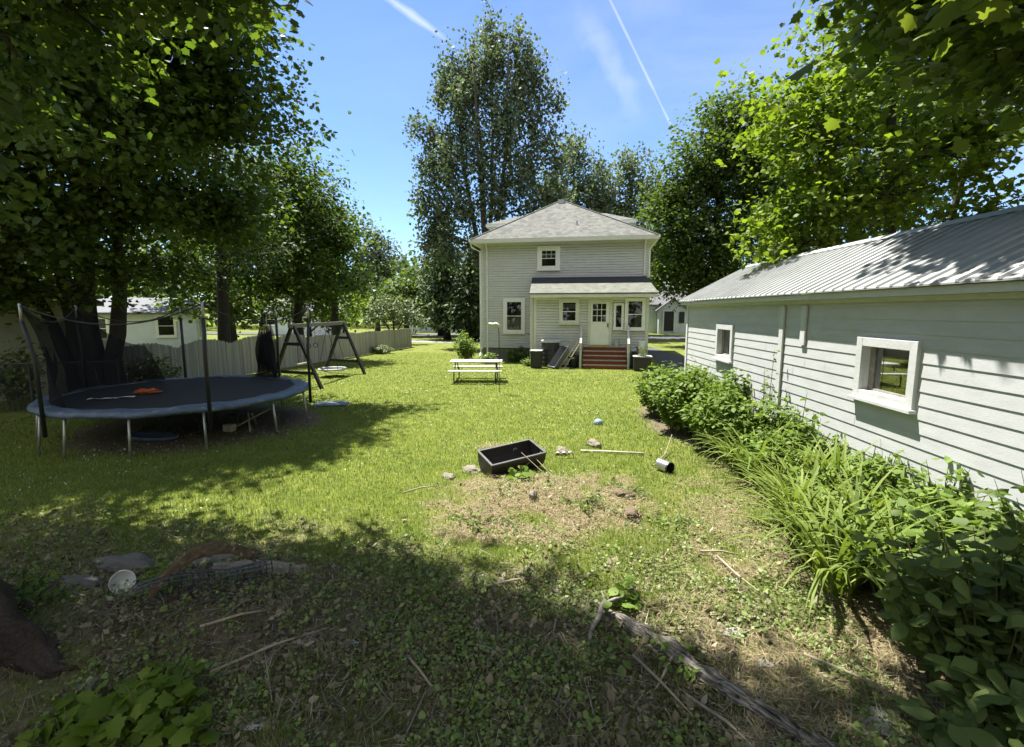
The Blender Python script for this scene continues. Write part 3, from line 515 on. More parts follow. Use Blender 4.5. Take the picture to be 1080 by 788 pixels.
tree('ornamental_tree', 'small spreading pale-leaved ornamental tree at the end of the fence', (-15.6, 35.2, 0), [([(-15.6, 35.2, -.1), (-15.8, 35.2, .8), (-16.6, 35.2, 2.2)], .14, .05), ([(-15.6, 35.2, -.1), (-15.3, 35.2, 1), (-14.4, 35.1, 2.4)], .12, .04), ([(-15.6, 35.2, .3), (-15.5, 35, 2.6)], .1, .04)],
     Bs([(-16.7, 34.8, 2.6, 1.1, 1.0, .9), (-15.3, 34.6, 3.1, 1.2, 1, .9), (-14.2, 34.8, 2.5, 1.1, 1, .8), (-13.5, 34.8, 1.8, .7, .7, .5), (-17.4, 34.8, 1.9, .7, .7, .5), (-15.5, 34.4, 2.0, 1, .8, .6)], 1.3), T_FAR, .17, 18, M['pale'], M['darkbark'], clump=(.34, .16), twigs=4)
tree('shade_tree', 'mid-height tree filling in behind the ornamental tree', (-19, 46, 0), [([(-19, 46, -.1), (-19, 46, 5)], .3, .1)],
     Bs([(-20, 45.6, 4, 2.2, 2, 1.7), (-18, 45.6, 4.6, 2.2, 2, 1.8), (-16, 45.6, 3.2, 1.8, 1.6, 1.3), (-22.4, 45.6, 3.4, 2, 1.8, 1.5)], 1), T_FAR, .36, 11, M['maple'], M['darkbark'], clump=(.7, .35), twigs=3)
for i, (x0, y0, ht, rr, lb) in enumerate(((-13.2, 41, 10.2, 2.3, 'dark drooping conifer close to the left of the house'), (-15.8, 47, 10.5, 2.4, 'narrower conifer standing left of the drooping one'), (-10.4, 40, 8.5, 2.2, 'dense conifer half hidden by the house corner'))):
    bl = [(x0+random.uniform(-.2, .2), y0-.2, ht*(t+.06), rr*(1.02-t)+.25, rr*(1.02-t)+.25, .75) for t in (.12, .24, .36, .48, .6, .72, .84, .94)]
    tree('conifer_tree', lb, (x0, y0, 0), [([(x0, y0, -.1), (x0, y0, ht*.5), (x0, y0, ht)], .28, .03)], Bs(bl, 1.9), T_NARROW, .42, 15, M['conifer'], M['darkbark'], clump=(.6, .3), up=.6, tipd=(0, 0, -1.0), twigs=3)
tree('shade_tree', 'dark tree in the gap right of the porch', (3.4, 53, 0), [([(3.4, 53, -.1), (3.4, 53, 5)], .3, .1)],
     Bs([(2.4, 53, 4.5, 2.2, 2, 2.2), (4.6, 53, 6.6, 2.2, 2, 2), (3, 53, 8, 2, 2, 2), (2, 52.5, 2, 1.6, 1.4, 1.6), (6, 53.5, 8.4, 2, 2, 1.8)], 1), T_FAR, .4, 11, M['deep'], M['darkbark'], clump=(.7, .35), twigs=3)
tree('shade_tree', 'low-branched dark tree close behind the middle of the board fence', (-18.2, 21.4, 0), [([(-18.2, 21.4, -.1), (-18.2, 21.4, 3), (-18, 21.4, 5)], .2, .07)],
     Bs([(-18.6, 21, 3.2, 1.3, 1.2, .9), (-17.4, 20.8, 2.4, 1.1, 1, .8), (-19.4, 21, 4.6, 1.6, 1.4, 1.2), (-17.2, 21, 4.4, 1.3, 1.2, 1), (-20.6, 21, 2.8, 1, 1, .9)], 1.1), T_FAR, .22, 16, M['deep'], M['darkbark'], twigs=4)
tree('shade_tree', 'tree between the neighbour house and the spruce', (-22, 26, 0), [([(-22, 26, -.1), (-22, 26, 6)], .3, .1)],
     Bs([(-22, 26, 7, 3, 2.6, 2.6), (-19.6, 26.5, 6.4, 2.2, 2, 2), (-25, 26, 8, 3, 2.6, 3), (-18.8, 27, 4.2, 1.5, 1.4, 1)], .9), T_FAR, .32, 12, M['maple'], M['darkbark'], clump=(.65, .3), twigs=3)
tree('shade_tree', 'bushy low tree half hiding the low far house', (-24.5, 38, 0), [([(-24.5, 38, -.1), (-24.4, 38, 3)], .2, .07)],
     Bs([(-25.6, 37.6, 2.2, 1.5, 1.3, 1.1), (-23.4, 37.6, 2.6, 1.5, 1.3, 1.3), (-27.4, 37.6, 3.2, 1.5, 1.3, 1.6), (-24.4, 37.6, 4.2, 1.7, 1.5, 1.3), (-22, 37.8, 1.6, 1, 1, .9)], 1.1), T_FAR, .28, 13, M['deep'], M['darkbark'], twigs=3)
tree('shade_tree', 'loose sunlit bush-like tree right of the low far house', (-20.8, 37, 0), [([(-20.8, 37, -.1), (-20.7, 37, 2)], .12, .05)],
     Bs([(-20.8, 36.8, 2, 1.3, 1.2, 1), (-19.8, 36.8, 3.2, 1.2, 1.1, 1), (-21.9, 36.8, 3.4, 1.1, 1, 1)], 1.1), T_FAR, .25, 13, M['maplebright'], M['darkbark'], twigs=3)
# far-off wood that closes the horizon
fp = []
for k in range(5200):
    a = rng.uniform(-1.3, .8) if k < 2800 else rng.uniform(.8, 4.9); d = rng.uniform(74, 100) if k < 2800 else rng.uniform(30, 52); hmax = (7 if k < 2800 else 11)+5*vn(a*9, 0, 1, 3)
    fp.append((d*math.sin(a), d*math.cos(a), rng.uniform(0, 1)**.8*hmax))
fp = np.repeat(np.array(fp), 9, 0); fp = fp+rng.normal(0, .8, fp.shape)
leaf_mesh('far_woods', T_FAR, fp, rng.normal(0, .6, fp.shape)+np.array([0, -.4, .6]), rng.uniform(.7, 1.3, len(fp)), np.clip(rng.normal(.4, .25, len(fp)), 0, 1), M['deep'])
tag(bpy.data.objects['far_woods'], kind='stuff', label='distant wooded skyline behind the houses')

# ------------------------------------------------------------------ shrubs and bed plants
M['shrub'] = leafmat('shrub_leaf', [(.07, .12, .02), (.11, .175, .03), (.155, .23, .042), (.21, .275, .06)], .35, .6, .2, (1.3, 1.35, .55))
M['darkshrub'] = leafmat('dark_shrub_leaf', [(.06, .095, .028), (.095, .14, .038), (.135, .185, .052), (.19, .235, .075)], .42, .6, .25, (1.3, 1.4, .6))
M['lily'] = leafmat('strap_leaf', [(.08, .125, .022), (.13, .185, .033), (.18, .235, .05), (.25, .29, .09)], .35, .6, .2, (1.25, 1.3, .55))
M['stem'] = mat('green_stem', (.1, .12, .04), (.08, .06, .03), 8, .7)
def shrub(name, label, base, rad, ht, nst, npl, lsize, ml, tmpl=T_OVATE, group=None, lean=.9, cat='shrub', flat=1.0, leafstart=.25):
    reseed(label); root = empty(name, base, label, cat, group); sb = MB(); P = []; D = []; B = Vector(base)
    for i in range(nst):
        a = random.uniform(0, 6.283); r = rad*math.sqrt(random.random()); h = ht*random.uniform(.6, 1.08)*(1-.35*(r/rad)**2*flat)
        b = B+Vector((math.cos(a)*r*.45, math.sin(a)*r*.45, -.03)); sb.tube([B+Vector((0, 0, -.035)), b], .006, 3, cap=False) if nst < 30 else None; tp = B+Vector((math.cos(a)*r*1.0*lean, math.sin(a)*r*lean, h)); tp += Vector((random.gauss(0, .06), random.gauss(0, .06), 0))
        pts = [b.lerp(tp, t)+Vector((math.cos(a), math.sin(a), 0))*(-.10*rad*math.sin(math.pi*t)) for t in (0, .3, .6, .85, 1)]
        sb.tube(pts, [.008, .007, .006, .004, .002], 4, cap=False)
        for j in range(npl):
            t = leafstart+(1-leafstart)*random.random()**.8; s = t*4; k = min(int((t-0)/.3) if t < .6 else (2 if t < .85 else 3), 3)
            q = b.lerp(tp, t)+Vector((math.cos(a), math.sin(a), 0))*(-.10*rad*math.sin(math.pi*t)); w = random.uniform(0, 6.283)
            P.append(q+Vector((math.cos(w), math.sin(w), random.uniform(-.2, .3)))*lsize*random.uniform(.1, .8)); D.append((math.cos(w), math.sin(w), random.uniform(-.55, .15)))
    P = np.array(P); D = np.array(D); k = len(P)
    nr = np.array([0, 0, 1.])+D*.35+rng.normal(0, .42, (k, 3))
    sb.build('stems', M['stem'], root)
    leaf_mesh('foliage', tmpl, P, nr, lsize*rng.uniform(.6, 1.2, k), np.clip(rng.normal(.45, .2, k), 0, 1), ml, root, D)
    return root
def gp(x, y): return (x, y, gzf(x, y))
for x, y, r, h, n_, lb in ((1.65, 11.9, .95, 1.35, 150, 'leafy green shrub at the far end of the shed bed'), (1.9, 10.5, .95, 1.45, 170, 'dense bushy shrub nearest the lawn in front of the small shed window'), (2.25, 9.1, .85, 1.2, 135, 'bushy shrub between the dense shrub and the daylilies'), (2.5, 12.9, .7, 1.1, 80, 'shrub against the shed corner'), (2.75, 10.9, .6, 1.3, 70, 'shrub hard against the shed wall under the small window')):
    shrub('leafy_shrub', lb, gp(x, y), r, h, n_, 26, .115, M['shrub'], group='shrubs along the shed wall')
for x, y, h, lb in ((2.95, 9.3, 1.75, 'tall thin weed standing before the long batten on the shed'), (3.0, 8.0, 1.35, 'thin weed stem left of the large shed window')):
    shrub('tall_weed', lb, gp(x, y), .14, h, 5, 26, .075, M['shrub'], cat='weed', flat=0)
shrub('leafy_shrub', 'low vine-like plant among the daylilies below the large shed window', gp(2.75, 7.6), .7, .75, 80, 20, .11, M['shrub'], group='shrubs along the shed wall')
shrub('leafy_shrub', 'light green leafy plant against the near end of the shed wall', gp(3.3, 5.0), .75, .85, 90, 20, .12, M['shrub'], group='shrubs along the shed wall')
shrub('leafy_shrub', 'low plant filling the middle of the daylily bed', gp(3.0, 6.2), .6, .7, 70, 20, .11, M['shrub'], group='shrubs along the shed wall')
for x, y, r, h, lb in ((3.0, 8.7, .5, 1.15, 'leafy weed clump beside the long batten of the shed'), (3.15, 7.75, .5, .95, 'leafy weed clump below the left corner of the large shed window'), (3.45, 6.5, .5, .8, 'leafy weed clump at the wall under the right window corner'), (3.55, 5.6, .55, .95, 'leafy weed clump at the wall near the right edge of the view'), (2.55, 7.9, .55, .8, 'leafy weed clump among the farther daylilies'), (2.75, 4.75, .5, .75, 'leafy weed clump behind the dark corner bush')):
    shrub('leafy_shrub', lb, gp(x, y), r, h, 60, 20, .1, M['shrub'], group='shrubs along the shed wall')
shrub('broadleaf_shrub', 'dark shaded broad-leaved bush in the lower right corner', gp(2.6, 3.4), .8, 1.2, 85, 22, .13, M['darkshrub'], flat=.6)
shrub('broadleaf_shrub', 'dark broad-leaved bush at the right edge behind the corner bush', gp(3.4, 3.9), .65, 1.35, 60, 22, .13, M['darkshrub'], flat=.5)
shrub('broadleaf_shrub', 'nearest low dark broad-leaved bush at the bottom right', gp(2.2, 2.75), .45, .6, 30, 18, .15, M['darkshrub'], flat=.8)
def lily(base, n_, L, label):
    root = empty('daylily', base, label, 'daylily', 'daylilies along the shed wall'); a = rng.uniform(0, 6.28, n_); r = .16*np.sqrt(rng.random(n_)); k = np.array(base)
    pos = np.stack([k[0]+np.cos(a)*r, k[1]+np.sin(a)*r, np.full(n_, k[2]-.02)], -1)
    strips('leaves', pos, a+rng.normal(0, .5, n_), rng.uniform(.05, .5, n_), L*rng.uniform(.65, 1.15, n_), rng.uniform(.024, .05, n_), rng.uniform(.9, 2.4, n_), 7, np.clip(rng.normal(.5, .2, n_), 0, 1), M['lily'], root)
LL = [(2.2, 8.25, 'daylily clump farthest from the camera, beside the bushy shrubs'), (2.65, 8.35, 'daylily clump in front of the thin weed stem'), (2.3, 7.55, 'daylily clump on the path edge left of the large shed window'), (2.8, 7.0, 'daylily clump under the left of the large shed window'), (2.4, 6.85, 'daylily clump midway along the path edge'), (3.1, 7.25, 'daylily clump tight to the wall under the window sill'),
      (2.5, 6.2, 'full daylily clump bulging over the path edge'), (3.05, 6.6, 'daylily clump under the right of the large shed window'), (2.25, 5.75, 'daylily clump with blades leaning over the bare path'), (2.75, 5.65, 'daylily clump in the middle of the sunlit bed'), (3.3, 5.9, 'daylily clump against the wall right of the window'), (2.2, 5.15, 'daylily clump arching over the path, broad bent blades'), (2.6, 5.0, 'daylily clump behind the arching path-edge clump'), (3.0, 5.3, 'daylily clump near the light green wall plant'), (2.12, 4.55, 'nearest daylily clump, hanging strap leaves beside the dark bush'), (2.55, 4.4, 'daylily clump half hidden by the dark corner bush'), (3.5, 5.2, 'daylily clump at the right edge against the white boards')]
for x, y, lb in LL: lily(gp(x, y), random.randint(75, 100), random.uniform(.8, 1.1), lb)
shrub('maple_seedling', 'bright maple seedling with lobed leaves at the bottom left', gp(-2.55, 2.15), .38, .32, 20, 9, .115, M['maplebright'], T_MAPLE, cat='seedling')
shrub('maple_seedling', 'smaller maple seedling left of the bright one at the bottom edge', gp(-2.95, 2.0), .28, .24, 12, 8, .11, M['maplebright'], T_MAPLE, cat='seedling')
shrub('weed_plant', 'broad-leaved weed growing beside the white bowl', gp(-3.6, 3.35), .25, .28, 14, 8, .07, M['shrub'], cat='weed')
shrub('weed_plant', 'yellow-green weed at the left edge above the root flare', gp(-4.6, 2.9), .3, .3, 14, 9, .08, M['shrub'], cat='weed')
shrub('weed_plant', 'pale round-leaved weed sprouting beside the log end', gp(.28, 3.98), .16, .2, 7, 6, .09, M['shrub'], T_ROUND, cat='weed')
shrub('weed_plant', 'spreading weed overlapping the middle of the log', gp(.62, 3.36), .22, .13, 12, 8, .06, M['shrub'], cat='weed')
shrub('weed_plant', 'large-leaved weed on the near side of the log', gp(.1, 3.4), .2, .16, 8, 7, .1, M['darkshrub'], cat='weed')
shrub('weed_plant', 'squash-like leaves under the edge of the black planter', gp(-1.1, 6.75), .22, .2, 8, 6, .1, M['shrub'], T_ROUND, cat='weed')
for x, y, lb in ((-.2, 5.9, 'low weed patch on the right flank of the straw heap'), (.35, 6.7, 'low weed patch right of the straw heap'), (-1.3, 5.3, 'low weed patch at the near foot of the straw heap'), (.9, 5.6, 'low weed patch beside the bare path')):
    shrub('weed_plant', lb, gp(x, y), .5, .11, 24, 7, .05, M['shrub'], T_OVATE, cat='weed', group='weed patches round the straw heap')
shrub('leafy_shrub', 'rounded light-green bush by the left house corner', (-6.65, 23.5, 0), .75, 1.7, 60, 24, .13, M['shrub'], cat='shrub')
shrub('leafy_shrub', 'low dark evergreen bush below the ground-floor window', (-4.0, 23.7, 0), .85, .8, 90, 26, .1, M['darkshrub'])
shrub('leafy_shrub', 'pale low plant in front of the house corner', (-5.3, 22.9, 0), .55, .55, 50, 20, .1, M['shrub'])
shrub('leafy_shrub', 'small light plant left of the black bin', (-3.2, 22.0, 0), .4, .4, 26, 18, .09, M['shrub'])
shrub('leafy_shrub', 'low grey-green plant at the foot of the wooden fence', (-12.7, 26.8, 0), .8, .55, 50, 22, .12, M['pale'])
shrub('leafy_shrub', 'dark bush in the gap between maple trunk and wooden fence', (-13.3, 12.4, 0), .8, 1.35, 46, 22, .12, M['darkshrub'])
shrub('leafy_shrub', 'shaded sapling before the olive shed', (-14.6, 9.9, 0), .7, 1.9, 36, 24, .14, M['darkshrub'])
shrub('hedge', 'clipped dark hedge beyond the side path', (-11.6, 42.3, 0), 1.3, 1.7, 140, 26, .2, M['darkshrub'], cat='hedge', flat=0)
shrub('hedge', 'second clipped dark hedge nearer the house corner', (-9.3, 41.5, 0), 1.1, 1.5, 110, 26, .2, M['darkshrub'], cat='hedge', flat=0)

# ------------------------------------------------------------------ wall helpers
Z = Vector((0, 0, 1))
def siding(mb, O, U, N, u0, u1, z0, z1, ex, holes=(), t=.014, dutch=False, joints=0):
    O, U, N = Vector(O), Vector(U), Vector(N); z = z0
    fu0 = u0 if callable(u0) else (lambda z_: u0); fu1 = u1 if callable(u1) else (lambda z_: u1)
    pt = lambda u, w, zz: O+U*u+N*w+Z*zz
    while z < z1-1e-4:
        zt = min(z+ex, z1); cuts = sorted({z, zt} | ({z+.62*ex} if dutch and z+.62*ex < zt-.005 else set()) | {q for h in holes for q in (h[2], h[3]) if z < q < zt})
        w = (lambda zz: .003+t*min(1, (1-(zz-z)/ex)/.38)) if dutch else (lambda zz: .003+t*(1-(zz-z)/ex))
        jn = [random.uniform(fu0(z), fu1(z)) for _ in range(joints)]
        for a, b in zip(cuts[:-1], cuts[1:]):
            mid = (a+b)/2; segs = [(fu0(mid), fu1(mid))]
            for h in holes:
                if h[2] < mid < h[3]:
                    ns = []
                    for s, e in segs:
                        if h[0] > s: ns.append((s, min(e, h[0])))
                        if h[1] < e: ns.append((max(s, h[1]), e))
                    segs = [q for q in ns if q[1]-q[0] > .002]
            for q in jn:
                segs = [y_ for s, e in segs for y_ in (((s, q-.003), (q+.003, e)) if s < q-.01 and q+.01 < e else ((s, e),))]
            for s, e in segs:
                mb.face([pt(s, w(a), a), pt(e, w(a), a), pt(e, w(b), b), pt(s, w(b), b)])
                if a == z: mb.face([pt(s, .003, a), pt(e, .003, a), pt(e, w(a), a), pt(s, w(a), a)])
        z = zt
def window(parent, O, U, N, u0, u1, z0, z1, cas=.11, proud=.03, muntin=None, curtain=None, rail=True, trim='trim', sash='trim', name='window', base=.02, label=None, off=0.0):
    """applied window: casing (the part) > sash, pane, backing, curtain, sill"""
    O, U, N = Vector(O), Vector(U), Vector(N); O = O+N*off; c = MB()
    w0, w1 = .001-off, .072
    c.lbox(O, U, N, u0, u0+cas, z0, z1, w0, w1); c.lbox(O, U, N, u1-cas, u1, z0, z1, w0, w1); c.lbox(O, U, N, u0+cas, u1-cas, z1-cas, z1, w0, w1-.002); c.lbox(O, U, N, u0+cas, u1-cas, z0, z0+cas*.8, w0, w1-.002)
    win = c.build(name, M[trim], parent)
    if label: win['label'] = label
    a0, a1, b0, b1 = u0+cas, u1-cas, z0+cas*.8, z1-cas; s = .035
    sb = MB(); m_ = (b0+b1)/2; f = .052
    for q in (a0, a1-s): sb.lbox(O, U, N, q, q+s, b0, b1, .031, f)
    for q in ([b0, b1-s]+([m_-s/2] if rail else [])): sb.lbox(O, U, N, a0+s, a1-s, q, q+s, .031, f-.001)
    if muntin:
        nx_, nz_, top = muntin; lo = m_ if top else b0
        for i in range(1, nx_): q = a0+(a1-a0)*i/nx_; sb.lbox(O, U, N, q-.009, q+.009, lo+.02, b1-s, .034, f-.003)
        for i in range(1, nz_): q = lo+(b1-lo)*i/nz_; sb.lbox(O, U, N, a0+s, a1-s, q-.009, q+.009, .034, f-.004)
    sb.build('sash', M[sash], win)
    MB().lbox(O, U, N, a0+.002, a1-.002, b0+.002, b1-.002, .0182, .0205).build('backing', M['dark'], win)
    if curtain:
        cb = MB()
        for (cu0, cu1, cz0, cz1) in curtain:
            K = 26; vs = []
            for i in range(K+1):
                t = i/K; u = a0+(a1-a0)*(cu0+(cu1-cu0)*t); w = .027+.003*math.sin(t*40)
                vs += [O+U*u+N*w+Z*(b0+(b1-b0)*cz0), O+U*u+N*w+Z*(b0+(b1-b0)*cz1)]
            cb.add(vs, [(2*i, 2*i+2, 2*i+3, 2*i+1) for i in range(K)])
        cb.build('curtain', M['curtain'], win)
    MB().face([O+U*a0+N*.042+Z*b0, O+U*a1+N*.042+Z*b0, O+U*a1+N*.042+Z*b1, O+U*a0+N*.042+Z*b1]).build('pane', M['glass'], win)
    MB().lbox(O, U, N, u0-.03, u1+.03, z0-.04, z0-.001, .001-off, w1+.03).build('sill', M[trim], win)
    return win
# ------------------------------------------------------------------ the grey house
hs = empty('house', (-1.95, 28.8, 0), 'two-storey grey-sided house with hip roof and back porch, seen from its back yard', 'house')
X0, X1, YF, YB, ZE = -6.04, 2.17, 24.6, 33.0, 5.86
UX, NF = V(1, 0, 0), V(0, -1, 0)
w = MB(); siding(w, (X0, YF, 0), UX, NF, 0, X1-X0, .62, ZE, .125, (), .036, True)
siding(w, (X1, YF, 0), V(0, 1, 0), V(1, 0, 0), 0, YB-YF, .62, ZE, .125, (), .036, True); siding(w, (X0, YB, 0), V(0, -1, 0), V(-1, 0, 0), 0, YB-YF, .62, ZE, .125, (), .036, True); siding(w, (X1, YB, 0), V(-1, 0, 0), V(0, 1, 0), 0, X1-X0, .62, ZE, .125, (), .036, True)
w.build('wall', M['siding'], hs)
MB().box(X0+.02, X1-.02, YF+.02, YB-.02, -.05, .618).build('foundation', M['foundation'], hs)
for x in (X0, X1): MB().box(x-.03 if x < 0 else x-.09, x+.09 if x < 0 else x+.03, YF-.03, YF+.07, .6, ZE).build('corner_board', M['trim'], hs)
EX0, EX1, EY0, EY1, EZ = -6.46, 2.55, 24.02, 33.6, 6.02; AP = V(-2.32, 28.6, 8.72)
r = MB(); e = [V(EX0, EY0, EZ), V(EX1, EY0, EZ), V(EX1, EY1, EZ), V(EX0, EY1, EZ)]; A2 = AP+V(0, .8, 0)
r.face([e[0], e[1], AP]); r.face([e[1], e[2], A2, AP]); r.face([e[2], e[3], A2]); r.face([e[3], e[0], AP, A2])
roof = r.build('roof', M['roof'], hs)
h = MB()
for q, a in ((e[0], AP), (e[1], AP)): h.bar(q+V(0, 0, .0), a+V(0, 0, .0), .16, .03)
h.build('hip_cap', M['roof'], roof)
p = AP.lerp(V(-2.3, EY0, EZ), .07); MB().box(p.x-.17, p.x+.17, p.y-.18, p.y+.12, p.z-.1, p.z+.13).build('roof_vent', M['greylid'], roof)
p = e[0].lerp(e[1], .62).lerp(AP, .28); MB().tube([p-V(0, 0, .1), p+V(0, 0, .2)], .04, 8).build('vent_pipe', M['greylid'], roof)
f = MB()
f.box(EX0, EX1, EY0, EY0+.03, EZ-.19, EZ-.003); f.box(EX0, EX0+.03, EY0+.03, EY1, EZ-.19, EZ-.003); f.box(EX1-.03, EX1, EY0+.03, EY1, EZ-.19, EZ-.003); f.box(EX0+.03, EX1-.03, EY0+.03, YF, EZ-.19, EZ-.16); f.box(EX0+.03, X0, YF, EY1, EZ-.19, EZ-.16); f.box(X1, EX1-.03, YF, EY1, EZ-.19, EZ-.16)
f.build('eave', M['cream'], hs)
MB().box(EX0-.09, EX0-.002, EY0-.02, EY1, EZ-.13, EZ+.0).build('gutter', M['trim'], hs); MB().box(EX1+.002, EX1+.09, EY0-.02, EY1, EZ-.13, EZ+.0).build('gutter', M['trim'], hs)
for pts in ([(EX0-.04, EY0+.1, EZ-.1), (EX0+.0, EY0+.25, EZ-.35), (X0-.05, YF-.07, EZ-.55), (X0-.05, YF-.07, .35), (X0-.05, YF-.4, .12)], [(X0+.28, YF-.25, EZ-.17), (X0+.3, YF-.07, EZ-.45), (X0+.3, YF-.07, .3), (X0+.2, YF-.7, .12), (X0-.3, YF-1.6, .07)], [(X1-.14, YF-.25, EZ-.17), (X1-.16, YF-.07, EZ-.45), (X1-.16, YF-.07, 4.2)], [(EX1+.04, YF-.2, EZ-.1), (X1+.06, YF-.07, EZ-.6), (X1+.06, YF-.07, 4.1)]):
    MB().tube(pts, .042, 6).build('downspout', M['trim'], hs)
for sg, nm in ((-1, 'left dormer with low hip roof'), (1, 'right dormer with low hip roof')):
    xo, xi = (-6.0, -4.2) if sg < 0 else (1.35, -.4)
    a, b_ = min(xo, xi), max(xo, xi); d = MB(); siding(d, (a, 27.4, 0), UX, NF, 0, b_-a, 6.1, 7.1, .105); d.box(a, b_, 27.42, 29.9, 6.0, 7.1)
    dm = d.build('dormer', M['siding'], hs); dm['label'] = nm
    xe = xo+sg*.38; xr = xo-sg*1.25; t = MB(); zz = 7.27
    q = [V(xe, 27.05, zz), V(xe, 30.2, zz), V(xi, 30.2, zz), V(xi, 27.05, zz)]; r1 = V(xr, 28.6, 7.92); r2 = V(xi, 28.6, 7.92)
    t.face([q[0], q[3], r2, r1]); t.face([q[0], r1, q[1]]); t.face([q[1], r1, r2, q[2]]); t.build('dormer_roof', M['roof'], dm)
    MB().box(min(xe, xi), max(xe, xi), 27.06, 30.19, zz-.17, zz-.004).build('dormer_eave', M['trim'], dm)
O = (0, YF, 0)
window(hs, O, UX, NF, off=.03, u0=-3.17, u1=-2.03, z0=4.52, z1=5.68, cas=.2, muntin=(3, 2, True), curtain=[(0, 1, .62, .8)], label='upper window with a six-light top sash')
window(hs, O, UX, NF, off=.03, u0=-4.9, u1=-3.78, z0=1.38, z1=3.14, cas=.16, curtain=[(.04, .96, .04, .46)], label='tall ground-floor sash window with dim curtains')
# porch
PY = 22.4; PX0, PX1 = -3.02, 2.06
pw = MB(); siding(pw, (PX0, PY, 0), UX, NF, 0, PX1-PX0, .62, 3.2, .125, (), .036, True); siding(pw, (PX1, PY, 0), V(0, 1, 0), V(1, 0, 0), 0, YF-PY-.01, .3, 3.2, .125, (), .036, True); siding(pw, (PX0, YF-.01, 0), V(0, -1, 0), V(-1, 0, 0), 0, YF-PY-.01, .3, 3.2, .125, (), .036, True); pw.box(PX0+.01, PX1-.01, PY+.02, PY+.1, .02, 3.2)
porch = pw.build('porch', M['siding'], hs)
for q in ((PX0-.02, PX0+.11, PY-.045, PY+.05, .1, 3.2), (PX0-.2, PX0-.06, PY+.06, PY+.14, .1, 3.2), (PX1-.1, PX1+.03, PY-.045, PY+.05, .3, 3.2)): MB().box(*q).build('corner_post', M['cream'], porch)
pr = MB().slab([(-3.42, YF-.02, 4.16), (2.1, YF-.02, 4.16), (2.42, 21.98, 3.30), (-3.18, 21.98, 3.30)], .06).build('porch_roof', M['porchroof'], porch)
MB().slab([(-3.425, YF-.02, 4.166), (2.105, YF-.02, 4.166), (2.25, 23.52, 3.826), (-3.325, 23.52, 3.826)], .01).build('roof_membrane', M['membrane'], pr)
MB().box(-3.16, 2.4, 21.99, 22.03, 3.1, 3.235).box(-3.14, 2.38, 22.03, PY-.02, 3.1, 3.13).box(-3.0, 2.05, PY-.043, PY-.0185, 2.98, 3.1).build('porch_eave', M['cream'], porch)
O = (0, PY, 0)
window(porch, O, UX, NF, off=.03, u0=-1.88, u1=-.95, z0=1.92, z1=3.05, cas=.14, curtain=[(.02, .98, .62, .9)], trim='cream', label='porch window with parted white curtains')
window(porch, O, UX, NF, off=.03, u0=1.05, u1=1.93, z0=1.66, z1=3.06, cas=.11, curtain=[(.5, .95, .05, .6)], trim='trim', label='wide sunroom window at the right end of the porch')
window(porch, O, UX, NF, off=.03, u0=.57, u1=1.0, z0=1.7, z1=2.84, cas=.06, rail=False, trim='trim', label='narrow sidelight window beside the door')
dc = MB(); dc.box(-.57, -.46, PY-.075, PY-.01, .95, 3.0); dc.box(.38, .49, PY-.075, PY-.01, .95, 3.0); dc.box(-.46, .38, PY-.073, PY-.01, 2.9, 3.0)
dr = MB().box(-.455, .375, PY-.045, PY-.0185, .985, 2.895).build('door', M['trim'], porch); dc.build('door_frame', M['cream'], dr)
MB().box(-.36, .23, PY-.049, PY-.0455, 2.02, 2.82).build('door_backing', M['dark'], dr)
gm = MB()
for i in range(1, 3): gm.box(-.36+.59*i/3-.012, -.36+.59*i/3+.012, PY-.054, PY-.0495, 2.02, 2.82); gm.box(-.36, .23, PY-.053, PY-.0492, 2.02+.8*i/3-.012, 2.02+.8*i/3+.012)
gm.box(-.4, -.362, PY-.055, PY-.0455, 1.98, 2.86); gm.box(.232, .27, PY-.055, PY-.0455, 1.98, 2.86); gm.box(-.36, .23, PY-.055, PY-.0455, 1.98, 2.017); gm.box(-.36, .23, PY-.055, PY-.0455, 2.823, 2.86)
gm.build('door_grille', M['trim'], dr)
MB().face([(-.36, PY-.0515, 2.02), (.23, PY-.0515, 2.02), (.23, PY-.0515, 2.82), (-.36, PY-.0515, 2.82)]).build('door_pane', M['glass'], dr)
MB().box(.3, .34, PY-.1, PY-.0455, 1.78, 1.96).build('handle', M['black'], dr)
MB().box(-.45, .37, PY-.08, PY-.047, .962, .99).build('threshold', M['yellow'], dr)
